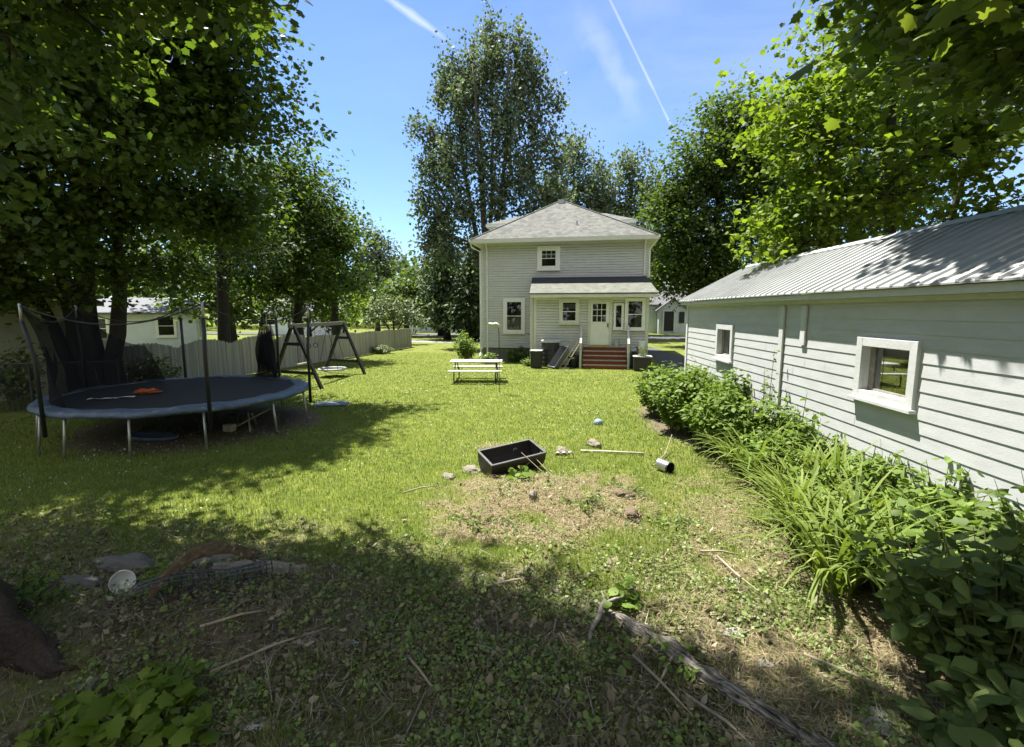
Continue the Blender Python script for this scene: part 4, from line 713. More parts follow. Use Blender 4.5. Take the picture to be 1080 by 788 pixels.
# steps
stp = empty('porch_steps', (.15, 21.7, 0), 'wooden back-door steps with dark red risers and grey handrails', 'steps')
NS = 5; ytop, ybot, ztop = 22.32, 21.25, .93
for i in range(NS):
    z1 = ztop*(i+1)/NS; y0 = ybot+(ytop-ybot)*i/NS; y1 = ybot+(ytop-ybot)*(i+1)/NS
    MB().box(-.74, 1.14, y0-.03, y1+.0+(.0 if i < NS-1 else .05), z1-.04, z1).build('tread', M['deckwood'], stp)
    MB().box(-.72, 1.12, y0+.0, y0+.02, z1-ztop/NS+.002, z1-.042).build('riser', M['redstep'], stp)
for sx in (-.83, 1.2):
    k = MB()
    MB().add([(sx-.03, ybot-.02, 0), (sx+.03, ybot-.02, 0), (sx+.03, ytop, 0), (sx-.03, ytop, 0), (sx-.03, ybot-.02, .16), (sx+.03, ybot-.02, .16), (sx+.03, ytop, ztop-.01), (sx-.03, ytop, ztop-.01)], [(0, 3, 2, 1), (4, 5, 6, 7), (0, 1, 5, 4), (1, 2, 6, 5), (2, 3, 7, 6), (3, 0, 4, 7)]).build('stringer', M['deckwood'], stp)
    for yy, zz in ((ybot+.02, 1.1), (ytop-.1, 1.85)): k.box(sx-.045, sx+.045, yy-.045, yy+.045, .0, zz)
    k.bar((sx, ybot-.02, 1.1), (sx, ytop-.06, 1.86), .09, .05); k.bar((sx, ybot+.05, .62), (sx, ytop-.12, 1.38), .04, .09)
    k.build('railing', M['railwood'], stp)
# clutter by the steps
def wall_bin(name, label, c, wx, wy, ht, m, lm, cat, taper=.9, group=None):
    root = empty(name, (c[0], c[1], 0), label, cat, group); b = MB(); x, y = c
    for_z = [(0, taper), (ht*.96, 1)]
    vs = [(x+sx*wx/2*k, y+sy*wy/2*k, z) for z, k in for_z for sx, sy in ((-1, -1), (1, -1), (1, 1), (-1, 1))]
    b.add(vs, [(0, 3, 2, 1), (4, 5, 6, 7), (0, 1, 5, 4), (1, 2, 6, 5), (2, 3, 7, 6), (3, 0, 4, 7)])
    for sx in (-.3, .3): b.box(x+sx*wx-.02, x+sx*wx+.02, y-wy*.5-.012, y-wy*.45, ht*.1, ht*.9)
    b.build('body', m, root, bevel=.015); l = MB(); l.box(x-wx*.54, x+wx*.54, y-wy*.54, y+wy*.54, ht*.962, ht*1.02); l.box(x-wx*.15, x+wx*.15, y-wy*.6, y-wy*.54, ht*.965, ht*1.0)
    l.build('lid', lm, root, bevel=.02); return root
wall_bin('trash_bin', 'square black bin with grey rim standing on the grass by the house wall', (-2.75, 21.2), .5, .45, .78, M['black'], M['greylid'], 'bin', .86)
ac = empty('condenser_unit', (-2.2, 21.9, 0), 'rounded dark drum with a pale ring top behind the tipped wheelbarrow', 'air conditioner')
MB().lathe([(.40, .02), (.41, .1), (.41, 1.05), (.39, 1.1)], (-2.2, 21.9, 0), 24).build('body', M['black'], ac, smooth=False)
MB().lathe([(.30, 1.12), (.43, 1.1), (.44, 1.17), (.36, 1.22), (.30, 1.2), (.30, 1.12)], (-2.2, 21.9, 0), 24).build('top_ring', M['greylid'], ac)
for zz in (.2, .4, .6, .8): MB().lathe([(.414, zz), (.425, zz+.02), (.414, zz+.04)], (-2.2, 21.9, 0), 24).build('louvre_band', M['black'], ac)
wb = empty('wheelbarrow', (-1.75, 21.2, 0), 'wheelbarrow tipped up on end with its wooden handles in the air', 'wheelbarrow')
t = MB(); P0 = V(-1.62, 21.4, .42); ax = V(.5, .32, .80).normalized(); az_ = V(-.55, .83, 0).normalized(); ay = -az_.cross(ax).normalized(); az_ = ax.cross(ay)
def wp(a, b, c): return P0+ax*a+ay*b+az_*c
inn = [(-.45, .0, -.2), (.38, .0, -.2), (.38, .0, .2), (-.45, .0, .2)]; out = [(-.62, .26, -.33), (.5, .26, -.33), (.5, .26, .33), (-.62, .26, .33)]
vs = [wp(*q) for q in inn+out]+[wp(q[0]*.97, q[1]+.03, q[2]*.95) for q in inn]+[wp(q[0]*.96, q[1]+.001, q[2]*.94) for q in out]
t.add(vs, [(0, 1, 2, 3), (0, 4, 5, 1), (1, 5, 6, 2), (2, 6, 7, 3), (3, 7, 4, 0), (8, 11, 10, 9), (8, 9, 13, 12), (9, 10, 14, 13), (10, 11, 15, 14), (11, 8, 12, 15), (4, 12, 13, 5), (5, 13, 14, 6), (6, 14, 15, 7), (7, 15, 12, 4)])
t.build('tray', M['traygrey'], wb)
for c in (-.2, .2):
    MB().bar(wp(-.75, -.05, c*.4), wp(.98, -.06, c*1.3), .045).build('handle', M['lightwood'], wb)
    MB().bar(wp(.22, -.05, c), wp(.3, -.38, c), .03).bar(wp(.3, -.38, c), wp(.02, -.06, c), .025).build('leg', M['galv'], wb)
wl = MB(); wc = wp(-.72, -.08, 0); wl.tube([wc+(ax*math.cos(q)+ay*math.sin(q))*.17 for q in [i*math.pi/10 for i in range(20)]], .045, 8, closed=True); wl.build('wheel', M['black'], wb, smooth=True)
rk = empty('garden_rake', (-1.1, 21.3, 0), 'light-handled garden tool leaning against the step railing', 'rake')
MB().tube([(-1.5, 21.05, .05), (-.88, 21.35, 1.08)], .018, 6).build('handle', M['lightwood'], rk)
q = MB(); q.bar((-1.72, 21.0, .05), (-1.3, 21.0, .05), .03)
for i in range(8): q.bar((-1.7+.055*i, 21.0, .05), (-1.7+.055*i, 20.95, .0), .012)
q.build('head', M['galv'], rk)
def pot(name, label, c, r, ht, m, cat, z0=0, rim=1.08, fill=None, n=18, taper=.75):
    root = empty(name, (c[0], c[1], z0), label, cat); x, y = c
    MB().lathe([(r*taper, z0), (r, z0+ht*.88), (r*rim, z0+ht*.88), (r*rim, z0+ht), (r*.93, z0+ht), (r*.9, z0+ht*.8), (r*.68, z0+.03), (.001, z0+.03)], (x, y, 0), n).build('pot_body', m, root)
    if fill: MB().lathe([(r*.9, z0+ht*.78), (.001, z0+ht*.84)], (x, y, 0), n).build('soil', fill, root)
    return root
pot('bucket', 'black bucket standing left of the step railing', (-1.15, 21.75), .26, .55, M['black'], 'bucket', .0, 1.04)
wall_bin('storage_box', 'dark storage box with grey lid right of the steps, the front one', (1.75, 21.0), .72, .6, .62, M['black'], M['greylid'], 'storage box', .95)
wall_bin('storage_box', 'dark grey-lidded box against the porch, behind the front storage box', (1.68, 22.0), .62, .5, .78, M['black'], M['greylid'], 'storage box', .95)
pot('clear_tub', 'clear plastic tub sitting on the front storage box', (1.72, 20.95), .22, .38, M['clear'], 'tub', .635, 1.12, n=16, taper=.85)
pot('plant_pot', 'pale pot on the porch box behind the clear tub', (1.78, 21.95), .15, .4, M['whiteplastic'], 'pot', .8)
pot('plant_pot', 'small grey pot standing on the top step beside the right railing', (.72, 22.2), .13, .3, M['greylid'], 'pot', ztop+.002)
# picnic table
pt = empty('picnic_table', (-4.35, 16.9, 0), 'white picnic table with two benches on the lawn', 'picnic table'); T0 = V(-4.35, 16.85, 0); tu = V(.985, .17, 0).normalized(); tn = V(-.17, .985, 0).normalized()
def tb_(mb, u0, u1, v0, v1, z0, z1): return mb.lbox(T0, tu, tn, u0, u1, z0, z1, v0, v1)
k = MB()
for i in range(5): tb_(k, -.92, .92, -.37+.15*i, -.37+.15*i+.14, .70, .74)
k.build('table_top', M['whitepaint'], pt)
for v in (-.72, .72): tb_(MB(), -.92, .92, v-.13, v+.13, .42, .455).build('bench', M['whitepaint'], pt)
for u in (-.72, .72):
    for sg in (-1, 1):
        l = MB(); l.tube([T0+tu*u+tn*(sg*.30)+Z*.695, T0+tu*u+tn*(sg*.5)+Z*.38, T0+tu*u+tn*(sg*.72)+Z*.41, T0+tu*u+tn*(sg*.76)+Z*.36, T0+tu*u+tn*(sg*.76)+Z*.02], .022, 8)
        l.build('leg', M['black'], pt, smooth=True)
    MB().tube([T0+tu*u+tn*-.76+Z*.03, T0+tu*u+tn*.76+Z*.03], .02, 8).build('foot_bar', M['black'], pt)
# shepherd's hook with feeder
sh = empty('garden_hook', (-3.05, 14.6, 0), 'thin dark metal garden pole with a pale feeder on its curled arm', 'feeder pole'); b = V(-3.05, 14.6, 0)
MB().tube([b, b+V(0, 0, 1.75), b+V(-.01, 0, 1.95), b+V(-.05, 0, 2.06), b+V(-.1, 0, 2.08)], .012, 6).build('pole', M['black'], sh)
MB().tube([b+V(-.34, 0, 2.06), b+V(-.31, 0, 2.1), b+V(-.2, 0, 2.07), b+V(-.1, 0, 2.09), b+V(0, 0, 2.04), b+V(.02, 0, 1.98)], [.02, .05, .07, .075, .06, .02], 10).build('feeder', M['feeder'], sh, smooth=True)
# garden ornament trellis near the house wall
ho = empty('plant_hook', (-3.4, 24.1, 0), 'curly black iron plant hanger under the ground-floor window', 'plant hanger')
ql = MB(); ql.tube([(-3.4, 24.1, 0), (-3.4, 24.1, 1.35)], .02, 6); ql.tube([(-3.4+.3*math.sin(a_)*(-1 if a_ < 0 else 1)*1.0-.3, 24.1, 1.2+.18*math.cos(a_)) for a_ in [i*.3-1.5 for i in range(12)]], .018, 6); ql.tube([(-3.4+.28, 24.1, .5), (-3.4+.3, 24.1, 1.1), (-3.2, 24.1, 1.28), (-3.4, 24.1, 1.2)], .015, 6)
ql.build('hanger', M['black'], ho)

# ------------------------------------------------------------------ the white shed
th = math.atan2(93, 513)-math.atan2(28, 513); GD = V(-math.sin(th), math.cos(th), 0); GN = V(math.cos(th), math.sin(th), 0)
def GW(s, p, z): return GD*s+GN*p+Z*z
S0, S1, PW, PB = .6, 14.72, 4.4, 7.85
gr = empty('shed', tuple(GW(8, 6, 0)), 'long white clapboard shed with ribbed metal roof along the right side', 'shed')
holes = [(5.92, 6.80, 1.45, 2.05), (11.32, 12.14, 1.46, 2.08)]
gw = MB(); siding(gw, GD*0+GN*PW, GD, -GN, S0, S1, -.05, 2.72, .163, holes, .0095, joints=2)
gw.build('wall', M['boards'], gr)
g2 = MB(); hz = lambda z_: 0
def gl(z_): return 0 if z_ < 2.7 else (z_-2.7)/(3.78-2.7)*(6.12-PW)
def gh(z_): return (PB-PW) if z_ < 2.7 else (PB-PW)-(z_-2.7)/(3.78-2.7)*(PB-6.12)
siding(g2, GW(S1, PW, 0), GN, GD, gl, gh, -.05, 3.74, .172); siding(g2, GW(S0, PW, 0), GN, -GD, gl, gh, -.05, 3.74, .172); siding(g2, GW(0, PB, 0), GD, GN, S0, S1, -.05, 2.72, .172)
g2.build('gable_walls', M['boards'], gr)
MB().lbox(GW(0, PW, 0), GD, -GN, S1-.11, S1+.025, -.05, 2.66, .0, .035).lbox(GW(S1, PW, 0), GN, GD, -.02, .1, -.05, 2.7, .026, .045).build('corner_board', M['boardtrim'], gr)
RE0, REZ, RR, RZ = 4.17, 2.79, 6.12, 3.80
rf = MB(); s0, s1 = S0-.3, S1+.22
rf.slab([GW(s0, RE0, REZ), GW(s0, RR, RZ), GW(s1, RR, RZ), GW(s1, RE0, REZ)], .02); rf.slab([GW(s0, RR+.001, RZ), GW(s0, 8.16, REZ), GW(s1, 8.16, REZ), GW(s1, RR+.001, RZ)], .02)
roofg = rf.build('roof', M['metal'], gr)
rb = MB(); sl = V(0, 0, 0)
k = 0; s = s0+.02
while s < s1:
    for p0, z0, p1, z1 in ((RE0-.004, REZ-.001, RR-.01, RZ-.005), (8.164, REZ-.001, RR+.01, RZ-.005)):
        a, b_ = GW(s, p0, z0), GW(s, p1, z1)
        rb.add([a, a+GD*.05, b_+GD*.05, b_, a+GD*.012+Z*.03, a+GD*.038+Z*.03, b_+GD*.038+Z*.03, b_+GD*.012+Z*.03], [(0, 4, 7, 3), (4, 5, 6, 7), (5, 1, 2, 6), (0, 1, 5, 4), (3, 7, 6, 2)])
    s += .23
rb.build('roof_ribs', M['metal'], roofg)
MB().slab([GW(s0, RR-.16, RZ-.05), GW(s0, RR, RZ+.035), GW(s1, RR, RZ+.035), GW(s1, RR-.16, RZ-.05)], .008).slab([GW(s0, RR, RZ+.035), GW(s0, RR+.16, RZ-.05), GW(s1, RR+.16, RZ-.05), GW(s1, RR, RZ+.035)], .008).build('ridge_cap', M['metal'], roofg)
fa = MB(); fa.lbox(GD*0, GD, GN, s0+.1, s1-.05, REZ-.115, REZ-.03, RE0+.05, RE0+.075); fa.lbox(GD*0, GD, GN, s0+.1, s1-.05, REZ-.115, REZ-.095, RE0+.075, PW-.02); fa.lbox(GD*0, GD, GN, S0, S1, REZ-.175, REZ-.118, PW-.045, PW-.0215)
fa.build('eave', M['boardtrim'], gr)
for (u0, u1, z0, z1), lb in zip([(5.82, 6.90, 1.35, 2.15), (11.22, 12.24, 1.36, 2.18)], ('large near shed window in a chunky white frame', 'small far shed window with a stick behind the glass')):
    c = .115; wf = MB(); a = (GD*0+GN*PW, GD, -GN)
    wf.lbox(*a, u0, u0+c, z0, z1, .0, .055); wf.lbox(*a, u1-c, u1, z0, z1, .0, .055); wf.lbox(*a, u0+c, u1-c, z1-c, z1, .0, .053); wf.lbox(*a, u0+c, u1-c, z0, z0+c*.8, .0, .053)
    wn = wf.build('window', M['boardtrim'], gr, bevel=.004); wn['label'] = lb
    i0, i1, j0, j1 = u0+c, u1-c, z0+c*.8, z1-c; jm = MB(); dp = -.10
    jm.lbox(*a, i0-.02, i0-.0005, j0, j1, dp, -.001); jm.lbox(*a, i1+.0005, i1+.02, j0, j1, dp, -.001); jm.lbox(*a, i0, i1, j1+.0005, j1+.02, dp, -.001); jm.lbox(*a, i0, i1, j0-.02, j0-.0005, dp, -.001)
    jm.build('jamb', M['boardtrim'], wn)
    sb = MB(); t_ = .05
    sb.lbox(*a, i1-t_-.03, i1, j0, j1, dp+.0, dp+.035); sb.lbox(*a, i0, i0+.012, j0, j1, dp, dp+.035); sb.lbox(*a, i0+.012, i1-t_-.03, j1-.02, j1, dp, dp+.034); sb.lbox(*a, i0+.012, i1-t_-.03, j0, j0+.03, dp, dp+.034)
    sb.build('sash', M['sashwood'], wn)
    q = [GD*u-GN*(dp+.015)+GN*PW+Z*zz for u, zz in ((i0, j0), (i1, j0), (i1, j1), (i0, j1))]; MB().face(q).build('pane', M['garageglass'], wn)
    MB().lbox(*a, u0-.03, u1+.03, z0-.045, z0-.001, .0, .10).build('sill', M['boardtrim'], wn, bevel=.004)
stk = MB().bar(GW(11.95, PW+.2, 1.98), GW(11.6, PW+.2, 1.66), .05, .03).build('propped_stick', M['lightwood'], gr)
inr = MB(); inr.lbox(GD*0+GN*(PB-.12), GD, -GN, S0+.1, S1-.1, .01, .03, 0, PB-PW-.3); inr.build('floor_slab', M['darkstone'], gr)
MB().lbox(GD*0+GN*PW, GD, -GN, 8.96, 9.1, .35, 2.585, .02, .05).lbox(GD*0+GN*PW, GD, -GN, 8.24, 8.38, 1.94, 2.585, .02, .05).build('batten', M['boardtrim'], gr)
# ------------------------------------------------------------------ trampoline
TC = V(-8.85, 9.02, 0); TR = 2.46; TZ = .77
tr = empty('trampoline', tuple(TC), 'big round trampoline with blue-grey pad and a sagging torn safety net', 'trampoline')
def pol(r, d, z=0): return TC+V(r*math.cos(R(d)), r*math.sin(R(d)), z)
def ring(mb, prof, n=72):
    vs = [pol(r, 360*j/n, z) for r, z in prof for j in range(n)]; k = len(prof)
    return mb.add(vs, [(i*n+j, i*n+(j+1) % n, ((i+1) % k)*n+(j+1) % n, ((i+1) % k)*n+j) for i in range(k) for j in range(n)])
MB().tube([pol(TR-.06, 5*i, TZ-.05) for i in range(72)], .028, 8, closed=True).build('frame_ring', M['galv'], tr, smooth=True)
pm = MB(); n = 96; vs = []
prof = [(TR-.32, TZ+.015), (TR-.27, TZ+.04), (TR-.1, TZ+.035), (TR+.01, TZ-.01), (TR+.0, TZ-.075), (TR-.02, TZ-.075), (TR-.04, TZ-.02), (TR-.29, TZ+.005)]
for r_, z_ in prof:
    for j in range(n): wv_ = .008*math.sin(j*1.9)+.012*math.sin(j*.7+r_*5); vs.append(pol(r_+wv_*.6, 360*j/n, z_+wv_))
kk = len(prof); pm.add(vs, [(i*n+j, i*n+(j+1) % n, ((i+1) % kk)*n+(j+1) % n, ((i+1) % kk)*n+j) for i in range(kk) for j in range(n)])
pm.build('safety_pad', M['bluepad'], tr, smooth=True)
mm = MB(); mm.add([pol(r_, 360*j/64, TZ+.012-.06*(1-(r_/2.1)**2)) for r_ in (.01, .6, 1.2, 1.7, TR-.27) for j in range(64)], [(i*64+j, i*64+(j+1) % 64, (i+1)*64+(j+1) % 64, (i+1)*64+j) for i in range(4) for j in range(64)]); mm.face([pol(.011, 360*j/64, TZ-.048) for j in range(64)])
mm.build('jumping_mat', M['mat'], tr, smooth=True)
for d in (-109, -92, -66, -40, -9, 20, 48, 77, 106, 136, 165, -140):
    a = pol(TR-.06, d, TZ-.05); f_ = pol(TR+.02, d, gzf(*pol(TR+.02, d).xy)-.02)
    l = MB(); l.tube([a, f_], .022, 8); l.build('leg', M['galv'], tr, smooth=True)
polesd = [(-101, 2.62, .12), (-38, 2.66, .1), (31, 2.62, .05), (78, 2.62, .0), (134, 2.6, .05), (-178, 2.62, .06)]; tops = []
for d, zt, le in polesd:
    p0 = pol(TR+.03, d, .35); p1 = pol(TR+.04, d, 1.7); p2 = pol(TR+.03+le, d, zt); tops.append(p2)
    pz = MB(); pz.tube([p0, p1, p2-V(0, 0, .28)], .032, 8); po = pz.build('net_pole', M['black'], tr, smooth=True)
    MB().tube([p2-V(0, 0, .29), p2], .02, 8).build('pole_tip', M['galv'], po, smooth=True)
for i in range(6):
    a, b = tops[i], tops[(i+1) % 6]; sg = .34 if i != 5 else .3
    MB().tube([a.lerp(b, t)-V(0, 0, .03+sg*4*t*(1-t)) for t in [j/14 for j in range(15)]], .012, 5).build('top_rope', M['rope'], tr)
def net(d0, d1, tp0, tp1, sag, nm, kk=24, rows=14, fold=.06):
    vs = []
    for j in range(rows+1):
        v_ = j/rows
        for i in range(kk+1):
            t = i/kk; bot = pol(TR-.3, d0+(d1-d0)*t, TZ+.03); top = tp0.lerp(tp1, t)-V(0, 0, .05+sag*4*t*(1-t)); p = bot.lerp(top, v_)
            o_ = fold*math.sin(i*1.1+v_*3)*math.sin(math.pi*min(v_*1.3, 1)); dv = V(p.x-TC.x, p.y-TC.y, 0).normalized(); vs.append(p+dv*o_-dv*.25*math.sin(math.pi*v_)*0.3)
    return MB().add(vs, [(j*(kk+1)+i, j*(kk+1)+i+1, (j+1)*(kk+1)+i+1, (j+1)*(kk+1)+i) for j in range(rows) for i in range(kk)]).build(nm, M['net'], tr, smooth=True)
net(-101, -178, tops[0], tops[5], .3, 'safety_net')
net(-178, -215, tops[5], tops[5].lerp(tops[4], .6)-V(0, 0, .9), .2, 'safety_net')
net(66, 90, tops[3].lerp(tops[4], .05), tops[3]-V(.05, .1, .25), .05, 'safety_net', fold=.12)
net(88, 70, tops[3]-V(.3, .1, .0), tops[3]-V(.0, .3, .1), .05, 'safety_net', fold=.14)
# things on and around the trampoline
def blob(name, label, cat, c, rx, ry, rz, m, nz=.35, fr=2.2, n=18, rot=0, flat=True, group=None, parent=None):
    vs = []; fs = []; cz = c[2]
    for i in range(n+1):
        ph = math.pi*i/n
        for j in range(2*n):
            t = math.pi*j/n; d = V(math.sin(ph)*math.cos(t), math.sin(ph)*math.sin(t), math.cos(ph)); k = 1+nz*mnoise.fractal(d*fr+V(*c)*3.1, .9, 2.1, 4)
            q = V(d.x*rx, d.y*ry, d.z*rz)*k
            if flat and q.z < 0: q.z *= .35
            vs.append((c[0]+q.x*math.cos(rot)-q.y*math.sin(rot), c[1]+q.x*math.sin(rot)+q.y*math.cos(rot), cz+q.z))
    for i in range(n):
        for j in range(2*n): a = i*2*n+j; b = i*2*n+(j+1) % (2*n); fs.append((a, b, b+2*n, a+2*n))
    o = MB().add(vs, fs).build(name, m, parent, smooth=True)
    return tag(o, label, cat, group)
blob('crumpled_toy', 'orange and brown crumpled soft toy lying on the trampoline mat', 'toy', (-9.55, 8.75, TZ+.0),   .2, .075, .06, M['orange'], .8, 3, rot=.6)
cl_ = MB(); vs = [(-9.9+.09*i+.03*math.sin(i*2), 7.75+.055*i+.05*j*math.cos(i), TZ-.005+.03*abs(math.sin(i*1.7+j))) for j in range(3) for i in range(8)]
tag(cl_.add(vs, [(j*8+i, j*8+i+1, j*8+8+i+1, j*8+8+i) for j in range(2) for i in range(7)]).build('white_rag', M['whiteplastic'], smooth=True), 'thin white strip of cloth on the left of the trampoline mat', 'rag')
sd = MB(); sd.add([(-8.55+.55*math.cos(a_)*k, 7.85+.24*math.sin(a_)*k, z_) for k, z_ in ((.8, .02), (1, .05), (1, .09), (.9, .12), (.85, .07), (.001, .06)) for a_ in [i*math.pi/12 for i in range(24)]], [(i*24+j, i*24+(j+1) % 24, (i+1)*24+(j+1) % 24, (i+1)*24+j) for i in range(5) for j in range(24)])
tag(sd.build('plastic_sled', M['blueplastic'], smooth=True), 'dull blue plastic tray lying under the trampoline', 'tray')
cs = empty('crossed_sticks', (-7.25, 9.05, 0), 'crossed pale garden sticks on the bare soil under the trampoline edge', 'sticks')
for a_, b_ in (((-7.6, 8.75, .02), (-6.95, 9.2, .42)), ((-7.45, 9.35, .02), (-7.05, 8.75, .4)), ((-7.0, 8.6, .05), (-7.5, 9.2, .3))): MB().tube([a_, b_], .017, 6).build('stick', M['lightwood'], cs)
pot('plant_pot', 'black pot lying in the shade beside the crossed sticks', (-7.75, 8.95), .17, .3, M['black'], 'pot', .0)
tag(MB().box(-7.66, -7.46, 8.62, 8.78, .0, .16).build('wood_block', M['lightwood'], bevel=.01), 'tan wood block between black pot and crossed sticks', 'block')
tag(MB().lbox(V(-7.05, 11.75, 0), V(.93, .36, 0), V(-.36, .93, 0), -.42, .42, .015, .05, -.3, .3).build('grey_panel', M['bluepad'], bevel=.008), 'grey-blue flat panel lying on the grass between trampoline and swing set', 'panel')

# ------------------------------------------------------------------ swing set
ss = empty('swing_set', (-9.9, 16.1, 0), 'dark timber A-frame swing set with a pale top beam by the fence', 'swing set')
feet = [((-8.72, 14.06, 0), (-10.85, 14.45, 0)), ((-9.15, 17.8, 0), (-11.2, 18.3, 0))]; apx = []
for fr_, fl_ in feet:
    fr_, fl_ = V(*fr_), V(*fl_); ap = (fr_+fl_)/2+V(0, 0, 2.0); apx.append(ap); lat = (fr_-fl_).normalized()
    for q, sg in ((fr_, 1), (fl_, -1)): MB().bar(q-V(0, 0, .03), ap+lat*sg*.05, .09, .09).build('leg', M['blackwood'], ss)
    for t in (.26, .72):
        MB().bar(fr_.lerp(ap, t)+lat*.02+V(0, -.07, 0), fl_.lerp(ap, t)-lat*.02+V(0, -.07, 0), .05, .1).build('crossbar', M['blackwood'], ss)
bd = (apx[1]-apx[0]).normalized()
MB().bar(apx[0]-bd*.2+V(0, 0, .02), apx[1]+bd*.2+V(0, 0, .02), .09, .13).build('top_beam', M['beam'], ss)
sc_ = apx[0].lerp(apx[1], .72); sc0 = V(sc_.x, sc_.y, .3)
sw = MB(); sw.tube([sc0+V(.5*math.cos(a_), .5*math.sin(a_), 0) for a_ in [i*math.pi/14 for i in range(28)]], .035, 8, closed=True)
saucer = sw.build('saucer_swing', M['greylid'], ss, smooth=True)
MB().add([sc0+V(r_*math.cos(a_), r_*math.sin(a_), -.07*(1-r_*2)) for r_ in (.01, .25, .48) for a_ in [i*math.pi/14 for i in range(28)]], [(i*28+j, i*28+(j+1) % 28, (i+1)*28+(j+1) % 28, (i+1)*28+j) for i in range(2) for j in range(28)]).build('seat_web', M['black'], saucer)
for sx in (-.4, .4):
    for sy in (-.3, .3): MB().tube([sc0+V(sx, sy, 0), V(sc_.x, sc_.y, 1.96)+bd*(.3*(1 if sy > 0 else -1))], .01, 5).build('rope', M['rope'], saucer)
tz = apx[0].lerp(apx[1], .32); tp_ = MB()
for sg in (-.25, .25): tp_.tube([tz+bd*sg, tz+bd*sg-V(0, 0, .62)], .009, 5); tp_.tube([tz+bd*sg-V(0, 0, .7)+V(.08*math.cos(a_), 0, .08*math.sin(a_)) for a_ in [i*math.pi/6 for i in range(12)]], .014, 6, closed=True)
tp_.build('trapeze_rings', M['black'], ss)
bs = apx[0].lerp(apx[1], .12); tb2 = MB()
for sg in (-.22, .22): tb2.tube([bs+bd*sg, bs+bd*sg-V(0, 0, 1.25)], .01, 5)
tb2.build('rope', M['rope'], ss); MB().bar(bs-bd*.3-V(0, 0, 1.26), bs+bd*.3-V(0, 0, 1.26), .05).build('swing_bar', M['lightwood'], ss)

# ------------------------------------------------------------------ fences
fn = empty('wooden_fence', (-13.5, 22, 0), 'grey weathered board fence with arched panel tops along the left side', 'fence')
FA, FB = V(-13.95, 11.6, 0), V(-12.98, 32.2, 0); fd = (FB-FA).normalized(); fnn = V(fd.y, -fd.x, 0); Lf = (FB-FA).length; npn = 9; pl = Lf/npn
for i in range(npn):
    pb2 = MB(); nb = 17; a = FA+fd*(pl*i); amp = .24 if i < 4 else .07
    for j in range(nb):
        t = (j+.5)/nb; u = t*pl; hgt = 1.27+amp*math.sin(math.pi*t)**.8+random.gauss(0, .008); wbd = pl/nb-.006; th_ = random.uniform(0, .012); lean_ = random.gauss(0, .006)
        A_ = a+fd*u; x0_, x1_ = -wbd/2, wbd/2
        vs = [A_+fd*(x+lean_*zz)+fnn*w_+Z*zz for zz, ws in ((.02, 1), (hgt-.05, 1), (hgt, .55)) for x, w_ in ((x0_*ws, th_), (x1_*ws, th_), (x1_*ws, th_+.016), (x0_*ws, th_+.016))]
        pb2.add(vs, [(0, 3, 2, 1), (8, 9, 10, 11)]+[(r_+q_, r_+(q_+1) % 4, r_+4+(q_+1) % 4, r_+4+q_) for r_ in (0, 4) for q_ in range(4)])
    for zz in (.35, 1.0): pb2.bar(a+fd*.02-fnn*.02+Z*zz, a+fd*(pl-.02)-fnn*.02+Z*zz, .035, .08)
    pb2.build('panel', M['fencewood'], fn)
for i in range(npn+1):
    A_ = FA+fd*(pl*i)-fnn*.075; MB().lbox(A_, fd, fnn, -.05, .05, -.05, 1.24, -.05, .05).build('post', M['fencewood'], fn)
cf = empty('chain_link_fence', (-14.0, 9.6, 0), 'low chain-link fence in the deep shade left of the trampoline', 'fence'); ca, cbv = V(-17.2, 7.9, 0), V(-12.4, 10.6, 0); cd = (cbv-ca).normalized(); LC = (cbv-ca).length
for i in range(4): q = ca+cd*(LC*i/3); MB().tube([q-V(0, 0, .05), q+V(0, 0, 1.24)], .028, 8).build('post', M['wire'], cf)
MB().tube([ca+V(0, 0, 1.2), cbv+V(0, 0, 1.2)], .021, 8).build('top_rail', M['wire'], cf)
cw = MB(); st_ = .075
for i in range(int((LC+1.15)/st_)):
    for sg in (0, 1):
        u0 = i*st_-1.15; u1 = u0+1.15; z0, z1 = .04, 1.19
        c0 = max(u0, 0); c1 = min(u1, LC)
        if c1-c0 < .03: continue
        za = z0+(c0-u0); zb = z0+(c1-u0)
        if sg: za, zb = z0+z1-za, z0+z1-zb
        cw.bar(ca+cd*c0+Z*za, ca+cd*c1+Z*zb, .005)
cw.build('mesh_wire', M['wire'], cf)

